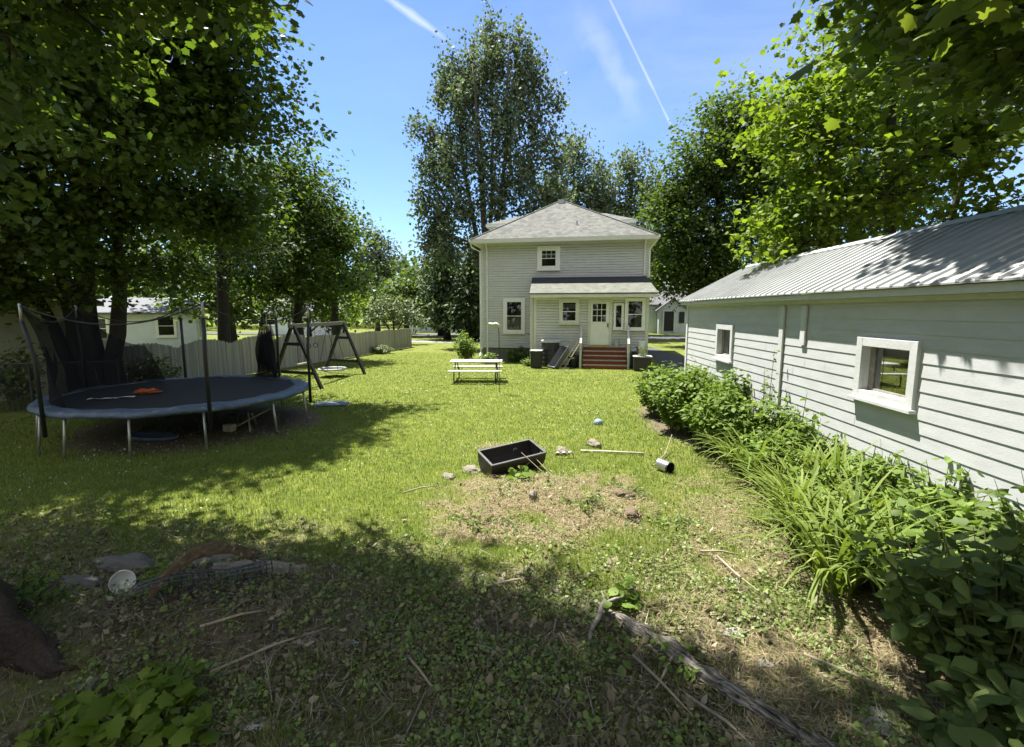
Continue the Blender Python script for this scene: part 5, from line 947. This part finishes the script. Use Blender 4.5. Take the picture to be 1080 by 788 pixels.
# ------------------------------------------------------------------ neighbouring buildings
def gable_house(name, label, cx, cy, wx, wy, hw, hr, rot, wm, rm, wins=(), doors=(), axis='x', cat='house', shut=False, ex=.13):
    """gable house; front face looks along local -y"""
    root = empty(name, (cx, cy, 0), label, cat); U = V(math.cos(rot), math.sin(rot), 0); N = V(math.sin(rot), -math.cos(rot), 0); O = V(cx, cy, 0)
    g = lambda u, n_, z: O+U*u+N*n_+Z*z
    w = MB(); slope = lambda half_, z_: 0 if z_ < hw else half_*(z_-hw)/(hr-hw)
    if axis == 'x':      # ridge along u, gables on the sides
        siding(w, g(-wx/2, wy/2, 0), U, N, 0, wx, 0, hw, ex); siding(w, g(wx/2, -wy/2, 0), -U, -N, 0, wx, 0, hw, ex)
        siding(w, g(wx/2, wy/2, 0), -N, U, lambda z_: slope(wy/2, z_), lambda z_: wy-slope(wy/2, z_), 0, hr-.05, ex); siding(w, g(-wx/2, -wy/2, 0), N, -U, lambda z_: slope(wy/2, z_), lambda z_: wy-slope(wy/2, z_), 0, hr-.05, ex)
    else:
        siding(w, g(-wx/2, wy/2, 0), U, N, lambda z_: slope(wx/2, z_), lambda z_: wx-slope(wx/2, z_), 0, hr-.05, ex); siding(w, g(wx/2, -wy/2, 0), -U, -N, lambda z_: slope(wx/2, z_), lambda z_: wx-slope(wx/2, z_), 0, hr-.05, ex)
        siding(w, g(wx/2, wy/2, 0), -N, U, 0, wy, 0, hw, ex); siding(w, g(-wx/2, -wy/2, 0), N, -U, 0, wy, 0, hw, ex)
    w.build('wall', wm, root); r = MB(); o_ = .3
    if axis == 'x':
        dz = o_*(hr-hw)/(wy/2)
        r.slab([g(-wx/2-o_, wy/2+o_, hw-dz), g(wx/2+o_, wy/2+o_, hw-dz), g(wx/2+o_, 0, hr), g(-wx/2-o_, 0, hr)], .12); r.slab([g(-wx/2-o_, -.002, hr), g(wx/2+o_, -.002, hr), g(wx/2+o_, -wy/2-o_, hw-dz), g(-wx/2-o_, -wy/2-o_, hw-dz)], .12)
    else:
        dz = o_*(hr-hw)/(wx/2)
        r.slab([g(-wx/2-o_, wy/2+o_, hw-dz), g(0, wy/2+o_, hr), g(0, -wy/2-o_, hr), g(-wx/2-o_, -wy/2-o_, hw-dz)], .12); r.slab([g(.002, wy/2+o_, hr), g(wx/2+o_, wy/2+o_, hw-dz), g(wx/2+o_, -wy/2-o_, hw-dz), g(.002, -wy/2-o_, hr)], .12)
    r.build('roof', rm, root)
    for side, u0, u1, z0, z1 in wins:
        if side == 'f': window(root, g(0, wy/2, 0), U, N, u0, u1, z0, z1, .1, muntin=None)
        else: window(root, g(wx/2, 0, 0), -N, U, u0, u1, z0, z1, .1)
        if shut and side == 'f':
            for a_ in (u0-.38, u1+.04): MB().lbox(g(0, wy/2, 0), U, N, a_, a_+.34, z0, z1, .002, .05).build('shutter', M['shutter'], root)
    for u0, u1, z1 in doors:
        d_ = MB().lbox(g(0, wy/2, 0), U, N, u0, u1, .15, z1, .002, .05).build('door', M['shutter'], root); f_ = MB()
        f_.lbox(g(0, wy/2, 0), U, N, u0-.12, u0-.002, .1, z1+.12, .002, .07); f_.lbox(g(0, wy/2, 0), U, N, u1+.002, u1+.12, .1, z1+.12, .002, .07); f_.lbox(g(0, wy/2, 0), U, N, u0-.002, u1+.002, z1+.002, z1+.12, .002, .07); f_.build('frame', M['trim'], d_)
    return root
gable_house('neighbour_house', 'white neighbour house with pale roof behind the board fence', -27.6, 25.8, 5.6, 6, 2.5, 3.3, R(38), M['neighbour'], M['slate'], wins=(('f', -2.2, -1.3, .9, 2.2), ('s', -1.6, -.5, 1.0, 2.3), ('s', 1.2, 2.3, 1.0, 2.3), ('f', .8, 1.8, 1.0, 2.3)), axis='x')
gable_house('neighbour_shed', 'olive-sided shed in shade at the far left edge', -19.4, 11.2, 6.4, 5.6, 2.9, 4.3, R(58), M['shed'], M['darkslate'], axis='y', cat='shed')
gable_house('neighbour_house', 'low far house with pale gable seen over the fence behind the swing set', -31.5, 49, 7, 6, 2.4, 3.8, R(20), M['neighbour'], M['darkslate'], wins=(('f', -3.6, -2.6, 1, 2.3), ('f', -1.2, -.2, 1, 2.3), ('f', 1.6, 2.6, 1, 2.3)), axis='x')
gable_house('neighbour_house', 'pale house far behind the hedges left of the grey house', -17.5, 58, 9, 8, 3, 5.6, R(0), M['neighbour'], M['slate'], wins=(('f', -3.5, -2.3, 1, 2.4), ('f', 1.5, 2.7, 1, 2.4)), axis='x')
fh = gable_house('neighbour_house', 'white cottage with dark shutters across the road at the right', 10.2, 60.5, 9.5, 8, 3.4, 6.0, R(-2), M['neighbour'], M['darkslate'], wins=(('f', -1.3, -.3, 1.2, 2.8), ('f', 1.6, 2.6, 1.2, 2.8)), axis='x', shut=True)
pc = MB(); siding(pc, (6.2, 55.1, 0), UX, NF, lambda z_: 0 if z_ < 2.7 else (z_-2.7)*1.35, lambda z_: 2.9 if z_ < 2.7 else 2.9-(z_-2.7)*1.35, 0, 3.7, .13); siding(pc, (6.2, 56.5, 0), V(0, -1, 0), V(-1, 0, 0), 0, 1.4, 0, 2.7, .13)
pp_ = pc.build('entry_porch', M['neighbour'], fh); MB().slab([(5.9, 54.9, 2.55), (7.65, 54.9, 3.9), (7.65, 56.6, 3.9), (5.9, 56.6, 2.55)], .1).slab([(7.652, 54.9, 3.9), (9.4, 54.9, 2.55), (9.4, 56.6, 2.55), (7.652, 56.6, 3.9)], .1).build('porch_roof', M['slate'], pp_)
MB().box(6.75, 7.75, 55.02, 55.08, .35, 2.45).build('door', M['shutter'], pp_); MB().box(8.3, 8.85, 55.02, 55.08, 1.2, 2.4).build('window', M['shutter'], pp_)
MB().box(6.6, 6.74, 55.0, 55.08, .2, 2.6).box(7.76, 7.9, 55.0, 55.08, .2, 2.6).box(6.74, 7.76, 55.0, 55.08, 2.46, 2.6).build('door_frame', M['trim'], pp_)

# ------------------------------------------------------------------ yard objects
def G(x, y, dz=0): return V(x, y, gzf(x, y)+dz)
# black half-barrel planter, lying a little tilted on the straw heap
pln = empty('planter', tuple(G(-1.25, 7.25)), 'black rectangular trough planter with curved ends tilted on the straw heap', 'planter')
PO = G(-1.33, 7.28, .02); pu = V(.77, .62, .07).normalized(); pv = V(-.62, .77, .2); pv = (pv-pu*pv.dot(pu)).normalized(); pw_ = pu.cross(pv)
Lp, Wp, Hp = .47, .245, .30
def PP(a, b, c): return PO+pu*a+pv*b+pw_*c
prf = [(-1, 1), (-.985, .78), (-.93, .54), (-.82, .32), (-.64, .13), (-.4, .02), (-.2, 0), (.2, 0), (.4, .02), (.64, .13), (.82, .32), (.93, .54), (.985, .78), (1, 1)]
K = len(prf); vs = [PP(s_*Lp, b_*Wp, c_*Hp) for s_ in (-1, 1) for b_, c_ in prf]+[PP(s_*(Lp-.022), b_*(Wp-.02), max(c_*Hp, .02)) for s_ in (-1, 1) for b_, c_ in prf]
fs = [(i, i+1, K+i+1, K+i) for i in range(K-1)]+[(2*K+i, 3*K+i, 3*K+i+1, 2*K+i+1) for i in range(K-1)]+[tuple(range(K-1, -1, -1)), tuple(range(K, 2*K)), tuple(range(2*K, 3*K)), tuple(range(4*K-1, 3*K-1, -1))]
fs += [(0, K, 3*K, 2*K), (2*K-1, K-1, 3*K-1, 4*K-1), (K-1, 0, 2*K, 3*K-1), (K, 2*K-1, 4*K-1, 3*K)]
M['planter'] = mat('planter_resin', (.022, .02, .018), (.035, .03, .026), 4, .45, .2, 40, (1, 1, 6), wear=(.06, .045, .035), wscale=3, wfac=.6)
MB().add(vs, fs).build('tub', M['planter'], pln)
rm_ = MB(); o_ = .012
for a_, b_, c_, d_ in ((-Lp-o_, Lp+o_, -Wp-o_, -Wp+.02), (-Lp-o_, Lp+o_, Wp-.02, Wp+o_), (-Lp-o_, -Lp+.024, -Wp+.0205, Wp-.0205), (Lp-.024, Lp+o_, -Wp+.0205, Wp-.0205)):
    rm_.add([PP(x, y, z) for z in (Hp-.012, Hp+.012) for x, y in ((a_, c_), (b_, c_), (b_, d_), (a_, d_))], [(0, 3, 2, 1), (4, 5, 6, 7), (0, 1, 5, 4), (1, 2, 6, 5), (2, 3, 7, 6), (3, 0, 4, 7)])
M['rim'] = mat('scuffed_rim', (.10, .10, .10), (.06, .06, .06), 9, .5)
rm_.build('rim', M['rim'], pln, bevel=.003)
MB().add([PP(x, y, .05+.02*random.random()) for x in [-.43+.086*i for i in range(11)] for y in (-.19, -.06, .06, .19)], [(4*i+j, 4*i+j+1, 4*i+5+j, 4*i+4+j) for i in range(10) for j in range(3)]).build('soil', M['fibre'], pln)
hk = MB(); hk.tube([PP(.18+.03*math.cos(a_), Wp-.024, .19+.03*math.sin(a_)) for a_ in [i*math.pi/6 for i in range(12)]], .01, 6, closed=True); hk.build('drain_ring', M['greylid'], pln)
# stones
for x, y, rx, ry, rz, m_, lb in ((-.62, 8.35, .13, .11, .09, 'stone', 'tan field stone right of the black planter'), (-.05, 8.95, .16, .11, .08, 'stone', 'pale flattish stone beyond the wooden pole'), (-1.95, 7.15, .17, .12, .05, 'stone', 'flat stone at the left foot of the planter'), (.35, 6.45, .13, .1, .07, 'clod', 'brown clod of earth right of the straw heap'), (.42, 5.75, .12, .1, .08, 'clod', 'dark upturned clod nearer the bare path'), (-.78, 5.85, .05, .05, .1, 'stone', 'small upright grey stone at the near side of the straw heap'), (-2.2, 6.8, .14, .1, .04, 'stone', 'half-buried flat stone left of the straw heap')):
    blob('stone', lb, 'stone', tuple(G(x, y, rz*.3)), rx, ry, rz, M[m_], .5, 1.4, rot=random.random()*3, group='stones and clods round the straw heap')
for x, y, rx, ry, rz, lb in ((-4.55, 3.75, .3, .14, .06, 'long grey slab at the left behind the white bowl'), (-3.75, 4.0, .28, .13, .07, 'dark slab behind the brush heap'), (-4.6, 3.35, .22, .12, .05, 'flat dark stone left of the white bowl'), (-3.25, 2.35, .07, .055, .045, 'rounded dark stone near the root flare')):
    blob('stone', lb, 'stone', tuple(G(x, y, rz*.2)), rx, ry, rz, M['darkstone'], .45, 1.3, rot=random.uniform(-.4, .6), group='slabs in the shade at the left')
se = MB()
for i in range(3): q = G(-.66+.1*i, 8.08+.03*i, .0); se.tube([q+V(.05*math.cos(a_), 0, .05+.05*math.sin(a_)) for a_ in [math.pi*j/8 for j in range(9)]], .016, 6)
tag(se.build('edging_piece', M['galv'], smooth=True), 'short scalloped piece of garden edging before the tan stone', 'garden edging')
pole_ = MB(); pole_.tube([G(-.3, 8.5, .03), G(.25, 8.55, .035), G(.8, 8.6, .03)], .02, 7); tag(pole_.build('wooden_pole', M['lightwood'], smooth=True), 'straight pale wooden pole lying on the grass behind the weeds', 'pole')
ca_ = empty('tin_can', tuple(G(1.05, 7.75)), 'shiny empty tin can lying on its side at the edge of the bare path', 'can'); c0, c1 = G(.97, 7.82, .095), G(1.12, 7.64, .085); dv = (c1-c0).normalized()
n_ = 20; a1_ = dv.cross(Z).normalized(); a2_ = a1_.cross(dv); vs = []
prof = [(0.001, 0), (.09, 0), (.092, .01), (.088, .02), (.09, .05), (.088, .08), (.09, .11), (.088, .14), (.09, .17), (.088, .21), (.093, .235), (.083, .235), (.083, .02), (.001, .02)]
for r_, z_ in prof:
    for j in range(n_): t = 2*math.pi*j/n_; vs.append(c0+dv*z_+(a1_*math.cos(t)+a2_*math.sin(t))*r_)
MB().add(vs, [(i*n_+j, i*n_+(j+1) % n_, (i+1)*n_+(j+1) % n_, (i+1)*n_+j) for i in range(9) for j in range(n_)]).build('shell', M['tin'], ca_, smooth=True)
MB().add(vs[10*n_:], [(i*n_+j, i*n_+(j+1) % n_, (i+1)*n_+(j+1) % n_, (i+1)*n_+j) for i in range(len(prof)-11) for j in range(n_)]).build('inside', M['black'], ca_)
b_ = MB(); b_.lathe([(.001, -.055)]+[(.055*math.cos(t), .055*math.sin(t)) for t in [-1.4+.2*i for i in range(15)]]+[(.001, .055)], tuple(G(1.03, 8.1, .05)), 16); tag(b_.build('tennis_ball', M['tennis'], smooth=True), 'yellow-green ball in the grass just behind the tin can', 'ball')
b_ = MB(); b_.lathe([(.001, -.09)]+[(.10*math.cos(t), .09*math.sin(t)) for t in [-1.4+.2*i for i in range(15)]]+[(.001, .09)], tuple(G(.0, 10.7, .04)), 18); tag(b_.build('blue_ball', M['blueball'], smooth=True), 'pale blue half-sunk ball alone on the open lawn', 'ball')
# weathered log with loose sticks
def rough_log(pts, rad, n=12, rough=.25):
    mb = MB(); mb.tube(pts, rad, n, cap=True); mb.v = [tuple(V(*p)+V(mnoise.noise(V(*p)*9), mnoise.noise(V(*p)*9+V(7, 0, 0)), mnoise.noise(V(*p)*9+V(0, 9, 0)))*rough*.10+V(mnoise.noise(V(*p)*31), mnoise.noise(V(*p)*31+V(7, 0, 0)), mnoise.noise(V(*p)*31+V(0, 9, 0)))*.010) for p in mb.v]; return mb
lp_ = [G(-.02+1.55*t, 3.98-1.5*t, .02) for t in [i/44 for i in range(45)]]
tag(rough_log(lp_, [.022+.042*min(1, t*3+.2)+.016*mnoise.noise(V(t*14, 0, 0))+.008*mnoise.noise(V(t*40, 3, 0)) for t in [i/44 for i in range(45)]], 16, .42).build('weathered_log', M['striatedlog'], smooth=False), 'long weathered grey log lying diagonally at the bottom right', 'log')
br = MB(); br.tube([G(.1, 3.95, .09), G(.07, 3.82, .11), G(.04, 3.66, .08), G(-.02, 3.5, .06), G(-.03, 3.38, .02)], [.012, .02, .022, .016, .009], 7); br.tube([G(.07, 3.82, .11), G(.17, 3.86, .15), G(.24, 3.92, .14)], [.016, .012, .005], 6); br.tube([G(.09, 3.9, .1), G(.06, 3.98, .14)], [.012, .005], 6)
tag(br.build('forked_branch', M['log'], smooth=True), 'small bleached forked branch lying across the far end of the log', 'branch')
for i, (x0_, y0_, x1_, y1_, lb) in enumerate(((.28, 3.3, .62, 2.85, 'thin twig lying below the middle of the log'), (.6, 3.42, .4, 3.0, 'thin twig propped across the middle of the log'), (1.2, 4.9, 1.45, 4.2, 'straw-coloured stalk on the sunlit path'), (1.05, 4.95, 1.45, 5.0, 'pale stick on the bare path by the daylilies'), (1.5, 3.55, 2.0, 3.1, 'long dry stalk between log and dark bush'), (-2.55, 2.6, -2.0, 3.15, 'long pale stick lying on the brush at the lower left'), (-2.9, 2.9, -2.5, 3.2, 'short twig behind the long pale stick'), (-.95, 3.95, -.55, 4.25, 'twig on the shaded weeds left of the log'), (-2.6, 6.0, -2.2, 6.3, 'bleached stick at the shade edge left of the straw heap'), (.9, 7.9, 1.35, 9.2, 'thin dry cane leaning from the tin can to the shrubs'), (-1.3, 3.0, -1.0, 2.75, 'small twig in the weeds at the bottom centre'), (.6, 3.0, .95, 2.6, 'thin twig at the near side of the log'))):
    mid = G((x0_+x1_)/2+random.uniform(-.04, .04), (y0_+y1_)/2, .06)
    tag(MB().tube([G(x0_, y0_, .04), mid, G(x1_, y1_, .03+(.22 if 'leaning' in lb else 0))], [.012, .010, .006], 6).build('stick', M['twig'], smooth=True), lb, 'stick', 'loose sticks on the ground')
# pale canes against the planter
cn = MB()
for a_, b2 in (((-1.2, 6.9, .02), (-.75, 7.6, .38)), ((-.7, 6.75, .04), (-1.15, 7.15, .32)), ((-.55, 6.6, .03), (-.95, 7.25, .22))): cn.tube([G(*a_), G(*b2)], .0045, 5)
tag(cn.build('dead_canes', M['twig']), 'bundle of dead canes leaning on the near side of the planter', 'canes')
# bark slabs, wire roll, bowl, scraps
def bark_piece(pts, wid, label, m_='rot', nm='bark_slab'):
    mb = MB(); rows = []
    for i, p in enumerate(pts):
        d_ = (V(*pts[min(i+1, len(pts)-1)])-V(*pts[max(i-1, 0)])).normalized(); sd_ = d_.cross(Z).normalized(); w_ = wid*(.55+.5*math.sin(math.pi*(i+.6)/(len(pts)+.2)))*random.uniform(.85, 1.15)
        rows.append([V(*p)+sd_*w_*t+Z*(.045*(1-t*t*1.6))+Z*random.uniform(-.006, .006) for t in (-1, -.5, 0, .5, 1)])
    vs = [q for r_ in rows for q in r_]; k5 = len(vs); vs += [q-Z*.018 for q in vs]; n5 = len(rows)
    fs = [(i*5+j, i*5+j+1, i*5+j+6, i*5+j+5) for i in range(n5-1) for j in range(4)]; fs += [tuple(k5+q for q in reversed(f_)) for f_ in fs]
    fs += [(i*5, (i+1)*5, k5+(i+1)*5, k5+i*5) for i in range(n5-1)]+[(i*5+4, k5+i*5+4, k5+(i+1)*5+4, (i+1)*5+4) for i in range(n5-1)]+[(j, k5+j, k5+j+1, j+1) for j in range(4)]+[((n5-1)*5+j, (n5-1)*5+j+1, k5+(n5-1)*5+j+1, k5+(n5-1)*5+j) for j in range(4)]
    return tag(mb.add(vs, fs).build(nm, M[m_]), label, 'bark')
bark_piece([tuple(G(-3.42+.5*t, 2.98+.56*t,   .12+.27*math.sin(math.pi*t*.8+.2))) for t in [i/12 for i in range(13)]], .05, 'rotten orange-brown bark slab propped on the wire mesh')
bark_piece([tuple(G(-3.5+.75*t, 3.72+.05*t, .06+.02*t)) for t in [i/6 for i in range(7)]], .06, 'dark bark slab behind the wire mesh', 'log')
bark_piece([tuple(G(-2.95+.3*t, 3.66+.2*t, .05)) for t in [i/6 for i in range(7)]], .035, 'greyish bark strip at the right of the brush heap', 'log')
wr = MB(); nu, nv = 22, 14
def wpnt(i, j):
    t = i/nu; v = j/nv; a_ = -2.2+4.3*v; rr = .17+.03*math.sin(t*7)
    q = G(-3.5+.78*t, 2.92+.5*t); return V(q.x+.55*rr*math.cos(a_)*-.6, q.y+rr*math.cos(a_)*.8, q.z+.13+rr*.85*math.sin(a_)*.9)
for i in range(nu+1): wr.tube([wpnt(i, j) for j in range(nv+1)], .0038, 4)
for j in range(nv+1): wr.tube([wpnt(i, j) for i in range(nu+1)], .0038, 4)
tag(wr.build('wire_mesh_roll', M['wire']), 'crushed roll of square wire mesh under the bark slab', 'wire mesh')
bw = empty('white_bowl', tuple(G(-4.12, 3.32)), 'dirty white plastic bowl lying on its side in the weeds', 'bowl')
bc = G(-4.1, 3.32, .07); bx = V(.75, -.35, .35).normalized(); b1_ = bx.cross(Z).normalized(); b2_ = b1_.cross(bx); vs = []
prof = [(.001, -.02), (.05, -.02), (.085, .02), (.115, .08), (.125, .11), (.12, .112), (.108, .08), (.078, .025), (.045, -.01), (.001, -.01)]
for r_, z_ in prof:
    for j in range(24): t = 2*math.pi*j/24; vs.append(bc+bx*z_*.8+(b1_*math.cos(t)+b2_*math.sin(t))*r_*.78)
MB().add(vs, [(i*24+j, i*24+(j+1) % 24, (i+1)*24+(j+1) % 24, (i+1)*24+j) for i in range(len(prof)-1) for j in range(24)]).build('shell', M['whiteplastic'], bw, smooth=True)
def scrap(label, x, y, s, nm='plastic_scrap', m_='whiteplastic'):
    vs = []; k = 7; ph = random.random()*9
    for i in range(k):
        for j in range(k):
            u, v = (i/(k-1)-.5), (j/(k-1)-.5); q = V(u*6+ph, v*6, ph); x_ = x+s*(u*(1+.7*mnoise.noise(q))+.15*mnoise.noise(q+V(3, 0, 0))); y_ = y+s*.7*(v*(1+.7*mnoise.noise(q+V(0, 5, 0)))+.2*u)
            vs.append((x_, y_, gzf(x_, y_)+.012+s*.22*abs(mnoise.noise(q*1.3+V(1, 1, 1)))))
    return tag(MB().add(vs, [(i*k+j, i*k+j+1, (i+1)*k+j+1, (i+1)*k+j) for i in range(k-1) for j in range(k-1)]).build(nm, M[m_], smooth=True), label, 'scrap', 'torn plastic scraps on the ground')
M['dirtyplastic'] = mat('dirty_plastic', (.42, .44, .42), (.2, .2, .17), 14, .5)
for x, y, s, lb in ((-2.2, 2.52, .16, 'torn whitish plastic scrap right of the bright maple seedling'), (-2.0, 2.3, .12, 'crumpled scrap at the bottom edge right of the seedling'), (-1.75, 3.05, .08, 'small white scrap on the brown litter'), (1.05, 3.72, .14, 'crumpled grey scrap between log and sunlit path'), (.42, 3.5, .09, 'pale scrap tucked against the near side of the log'), (1.75, 3.0, .28, 'large dirty plastic sheet piece near the dark bush'), (1.2, 3.42, .12, 'flat white scrap at the sunlit edge of the log'), (-1.55, 2.9, .07, 'tiny pale scrap in the weeds left of centre'), (.75, 2.85, .1, 'whitish scrap on the litter below the log'), (1.25, 4.5, .12, 'light scrap on the sunny path')):
    scrap(lb, x, y, s, m_='dirtyplastic')
# root flare of the near maple
rfb = bpy.data.objects['trunk.001'].parent if False else None
for o_ in list(bpy.data.objects):
    if o_.get('label', '').startswith('tall shade maple'): rfb = o_
mb = MB()
for a_, L_, r_ in ((.12, 1.5, .34), (-.25, 1.25, .26), (.75, .9, .15), (-.9, .9, .17), (1.5, .9, .16)):
    mb.tube([V(-4.95, 2.25, .35)+V(math.cos(a_)*L_*t, math.sin(a_)*L_*t, .35*(1-t)**1.5-.38*t+.03*math.sin(t*7)+(gzf(-4.95+math.cos(a_)*L_*t, 2.25+math.sin(a_)*L_*t))*t) for t in [i/26 for i in range(27)]], [.34*(1-t)**1.2+r_*.55*(1-t*.8) for t in [i/26 for i in range(27)]], 30)
mb.v = [tuple(V(*p)+V(mnoise.noise(V(*p)*6), mnoise.noise(V(*p)*6+V(5, 0, 0)), mnoise.noise(V(*p)*6+V(0, 5, 0)))*.07+V(mnoise.noise(V(p[0]*9, p[1]*30, p[2]*30)), mnoise.noise(V(p[0]*9, p[1]*30+4, p[2]*30)), mnoise.noise(V(p[0]*9, p[1]*30, p[2]*30+8)))*.03) for p in mb.v]
mb.build('roots', M['fibre'], rfb, smooth=True)

# ------------------------------------------------------------------ sky, sun, camera
SUN = V(-1, .75, 3).normalized()
wd = bpy.data.worlds.new('World'); sc.world = wd; wd.use_nodes = True; n = wd.node_tree; n.nodes.clear(); L = n.links.new; N = lambda t, **k: mk(n, t, **k)
sky = N('ShaderNodeTexSky', sky_type='NISHITA'); sky.sun_disc = False; sky.sun_elevation = math.asin(SUN.z); sky.sun_rotation = math.atan2(SUN.x, SUN.y); sky.air_density = .95; sky.dust_density = .25; sky.ozone_density = 6.5; sky.altitude = 1200
tc = N('ShaderNodeTexCoord'); nrm = N('ShaderNodeVectorMath', operation='NORMALIZE'); L(tc.outputs['Generated'], nrm.inputs[0]); DIR = nrm.outputs[0]
def math_(op, a, b=None, clamp=False):
    m_ = N('ShaderNodeMath', operation=op); m_.use_clamp = clamp
    for i, q in enumerate((a, b)):
        if q is None: continue
        if isinstance(q, (int, float)): m_.inputs[i].default_value = q
        else: L(q, m_.inputs[i])
    return m_.outputs[0]
def dot(vec):
    d_ = N('ShaderNodeVectorMath', operation='DOT_PRODUCT'); L(DIR, d_.inputs[0]); d_.inputs[1].default_value = vec; return d_.outputs['Value']
def trail(d1, d2, width, soft, fade, strength, extend=1.0):
    """a vapour trail: a stripe along the great circle through two sky directions"""
    d1, d2 = V(*d1).normalized(), V(*d2).normalized(); nn = d1.cross(d2).normalized(); mid = (d1+d2).normalized(); half_ = math.acos(max(-1, min(1, d1.dot(d2))))/2*extend
    nz_ = N('ShaderNodeTexNoise'); nz_.inputs['Scale'].default_value = 22; nz_.inputs['Detail'].default_value = 6; L(DIR, nz_.inputs[0])
    dd = math_('ABSOLUTE', dot(nn)); dd = math_('ADD', dd, math_('MULTIPLY', math_('SUBTRACT', nz_.outputs[0], .5), soft))
    a = math_('SUBTRACT', 1, math_('DIVIDE', dd, width), True)
    al = math_('DIVIDE', math_('SUBTRACT', dot(mid), math.cos(half_)), max(1-math.cos(half_), 1e-5)*fade, True)
    return math_('MULTIPLY', math_('MULTIPLY', a, al), strength)
t1 = trail((-.42, .73, .53), (-.2607, .8542, .4499), .0075, .012, .5, .42)
t2 = trail((-.05, .80, .56), (.125, .945, .305), .0028, .004, .35, .32)
t3 = trail((-.06, .86, .5), (.07, .94, .33), .022, .06, .9, .14)
nz = N('ShaderNodeTexNoise'); nz.inputs['Scale'].default_value = 2.6; nz.inputs['Detail'].default_value = 9; nz.inputs['Roughness'].default_value = .6; nz.inputs['Distortion'].default_value = .6
mp = N('ShaderNodeMapping'); mp.inputs['Scale'].default_value = (1, 1.4, 2.2); mp.inputs['Rotation'].default_value = (0, .3, .5); L(DIR, mp.inputs[0]); L(mp.outputs[0], nz.inputs[0])
cir = math_('MULTIPLY', math_('SUBTRACT', nz.outputs[0], .36), 1.0, True)
side = math_('MULTIPLY_ADD' if False else 'ADD', math_('MULTIPLY', dot((.8, .35, .1)), 1.1), .16, True)
cir = math_('MULTIPLY', math_('MULTIPLY', cir, side), .72)
fill_veil = math_('MULTIPLY', math_('ADD', math_('MULTIPLY', math_('SUBTRACT', nz.outputs[0], .42), 2.2), .75, True), math_('MULTIPLY', math_('SUBTRACT', dot((.15, -.85, .3)), -.05), 2.0, True))   # unseen bright cirrus added behind the viewer to lift the shade
cir = math_('MAXIMUM', cir, fill_veil)
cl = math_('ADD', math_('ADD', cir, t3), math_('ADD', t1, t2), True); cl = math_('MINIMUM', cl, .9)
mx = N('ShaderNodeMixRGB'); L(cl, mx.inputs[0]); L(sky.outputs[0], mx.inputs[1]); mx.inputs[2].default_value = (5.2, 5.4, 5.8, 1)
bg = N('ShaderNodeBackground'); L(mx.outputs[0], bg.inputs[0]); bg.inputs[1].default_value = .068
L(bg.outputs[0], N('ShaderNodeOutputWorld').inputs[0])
sl_ = bpy.data.lights.new('sun', 'SUN'); sl_.energy = 4.4; sl_.angle = R(.53); sl_.color = (1, .955, .88)
so = bpy.data.objects.new('sun', sl_); C.objects.link(so); so.rotation_euler = SUN.to_track_quat('Z', 'Y').to_euler(); so.location = (-20, 15, 60)
cam = bpy.data.cameras.new('camera'); co = bpy.data.objects.new('camera', cam); C.objects.link(co); sc.camera = co
cam.sensor_width = 36; cam.lens = 513/1080*36; cam.clip_end = 3000; cam.clip_start = .05
co.location = (0, 0, H); co.rotation_euler = (math.pi/2-math.atan2(66, 513), 0, math.atan2(93, 513))
vs_ = sc.view_settings; vs_.view_transform = 'Standard'; vs_.look = 'None'; vs_.exposure = 1.85; vs_.gamma = 1; vs_.use_curve_mapping = False
cy = sc.cycles; cy.max_bounces = 9; cy.diffuse_bounces = 6; cy.glossy_bounces = 3; cy.transmission_bounces = 6; cy.transparent_max_bounces = 10; cy.caustics_reflective = False; cy.caustics_refractive = False
cy.use_adaptive_sampling = True; cy.adaptive_threshold = .02; cy.use_denoising = True
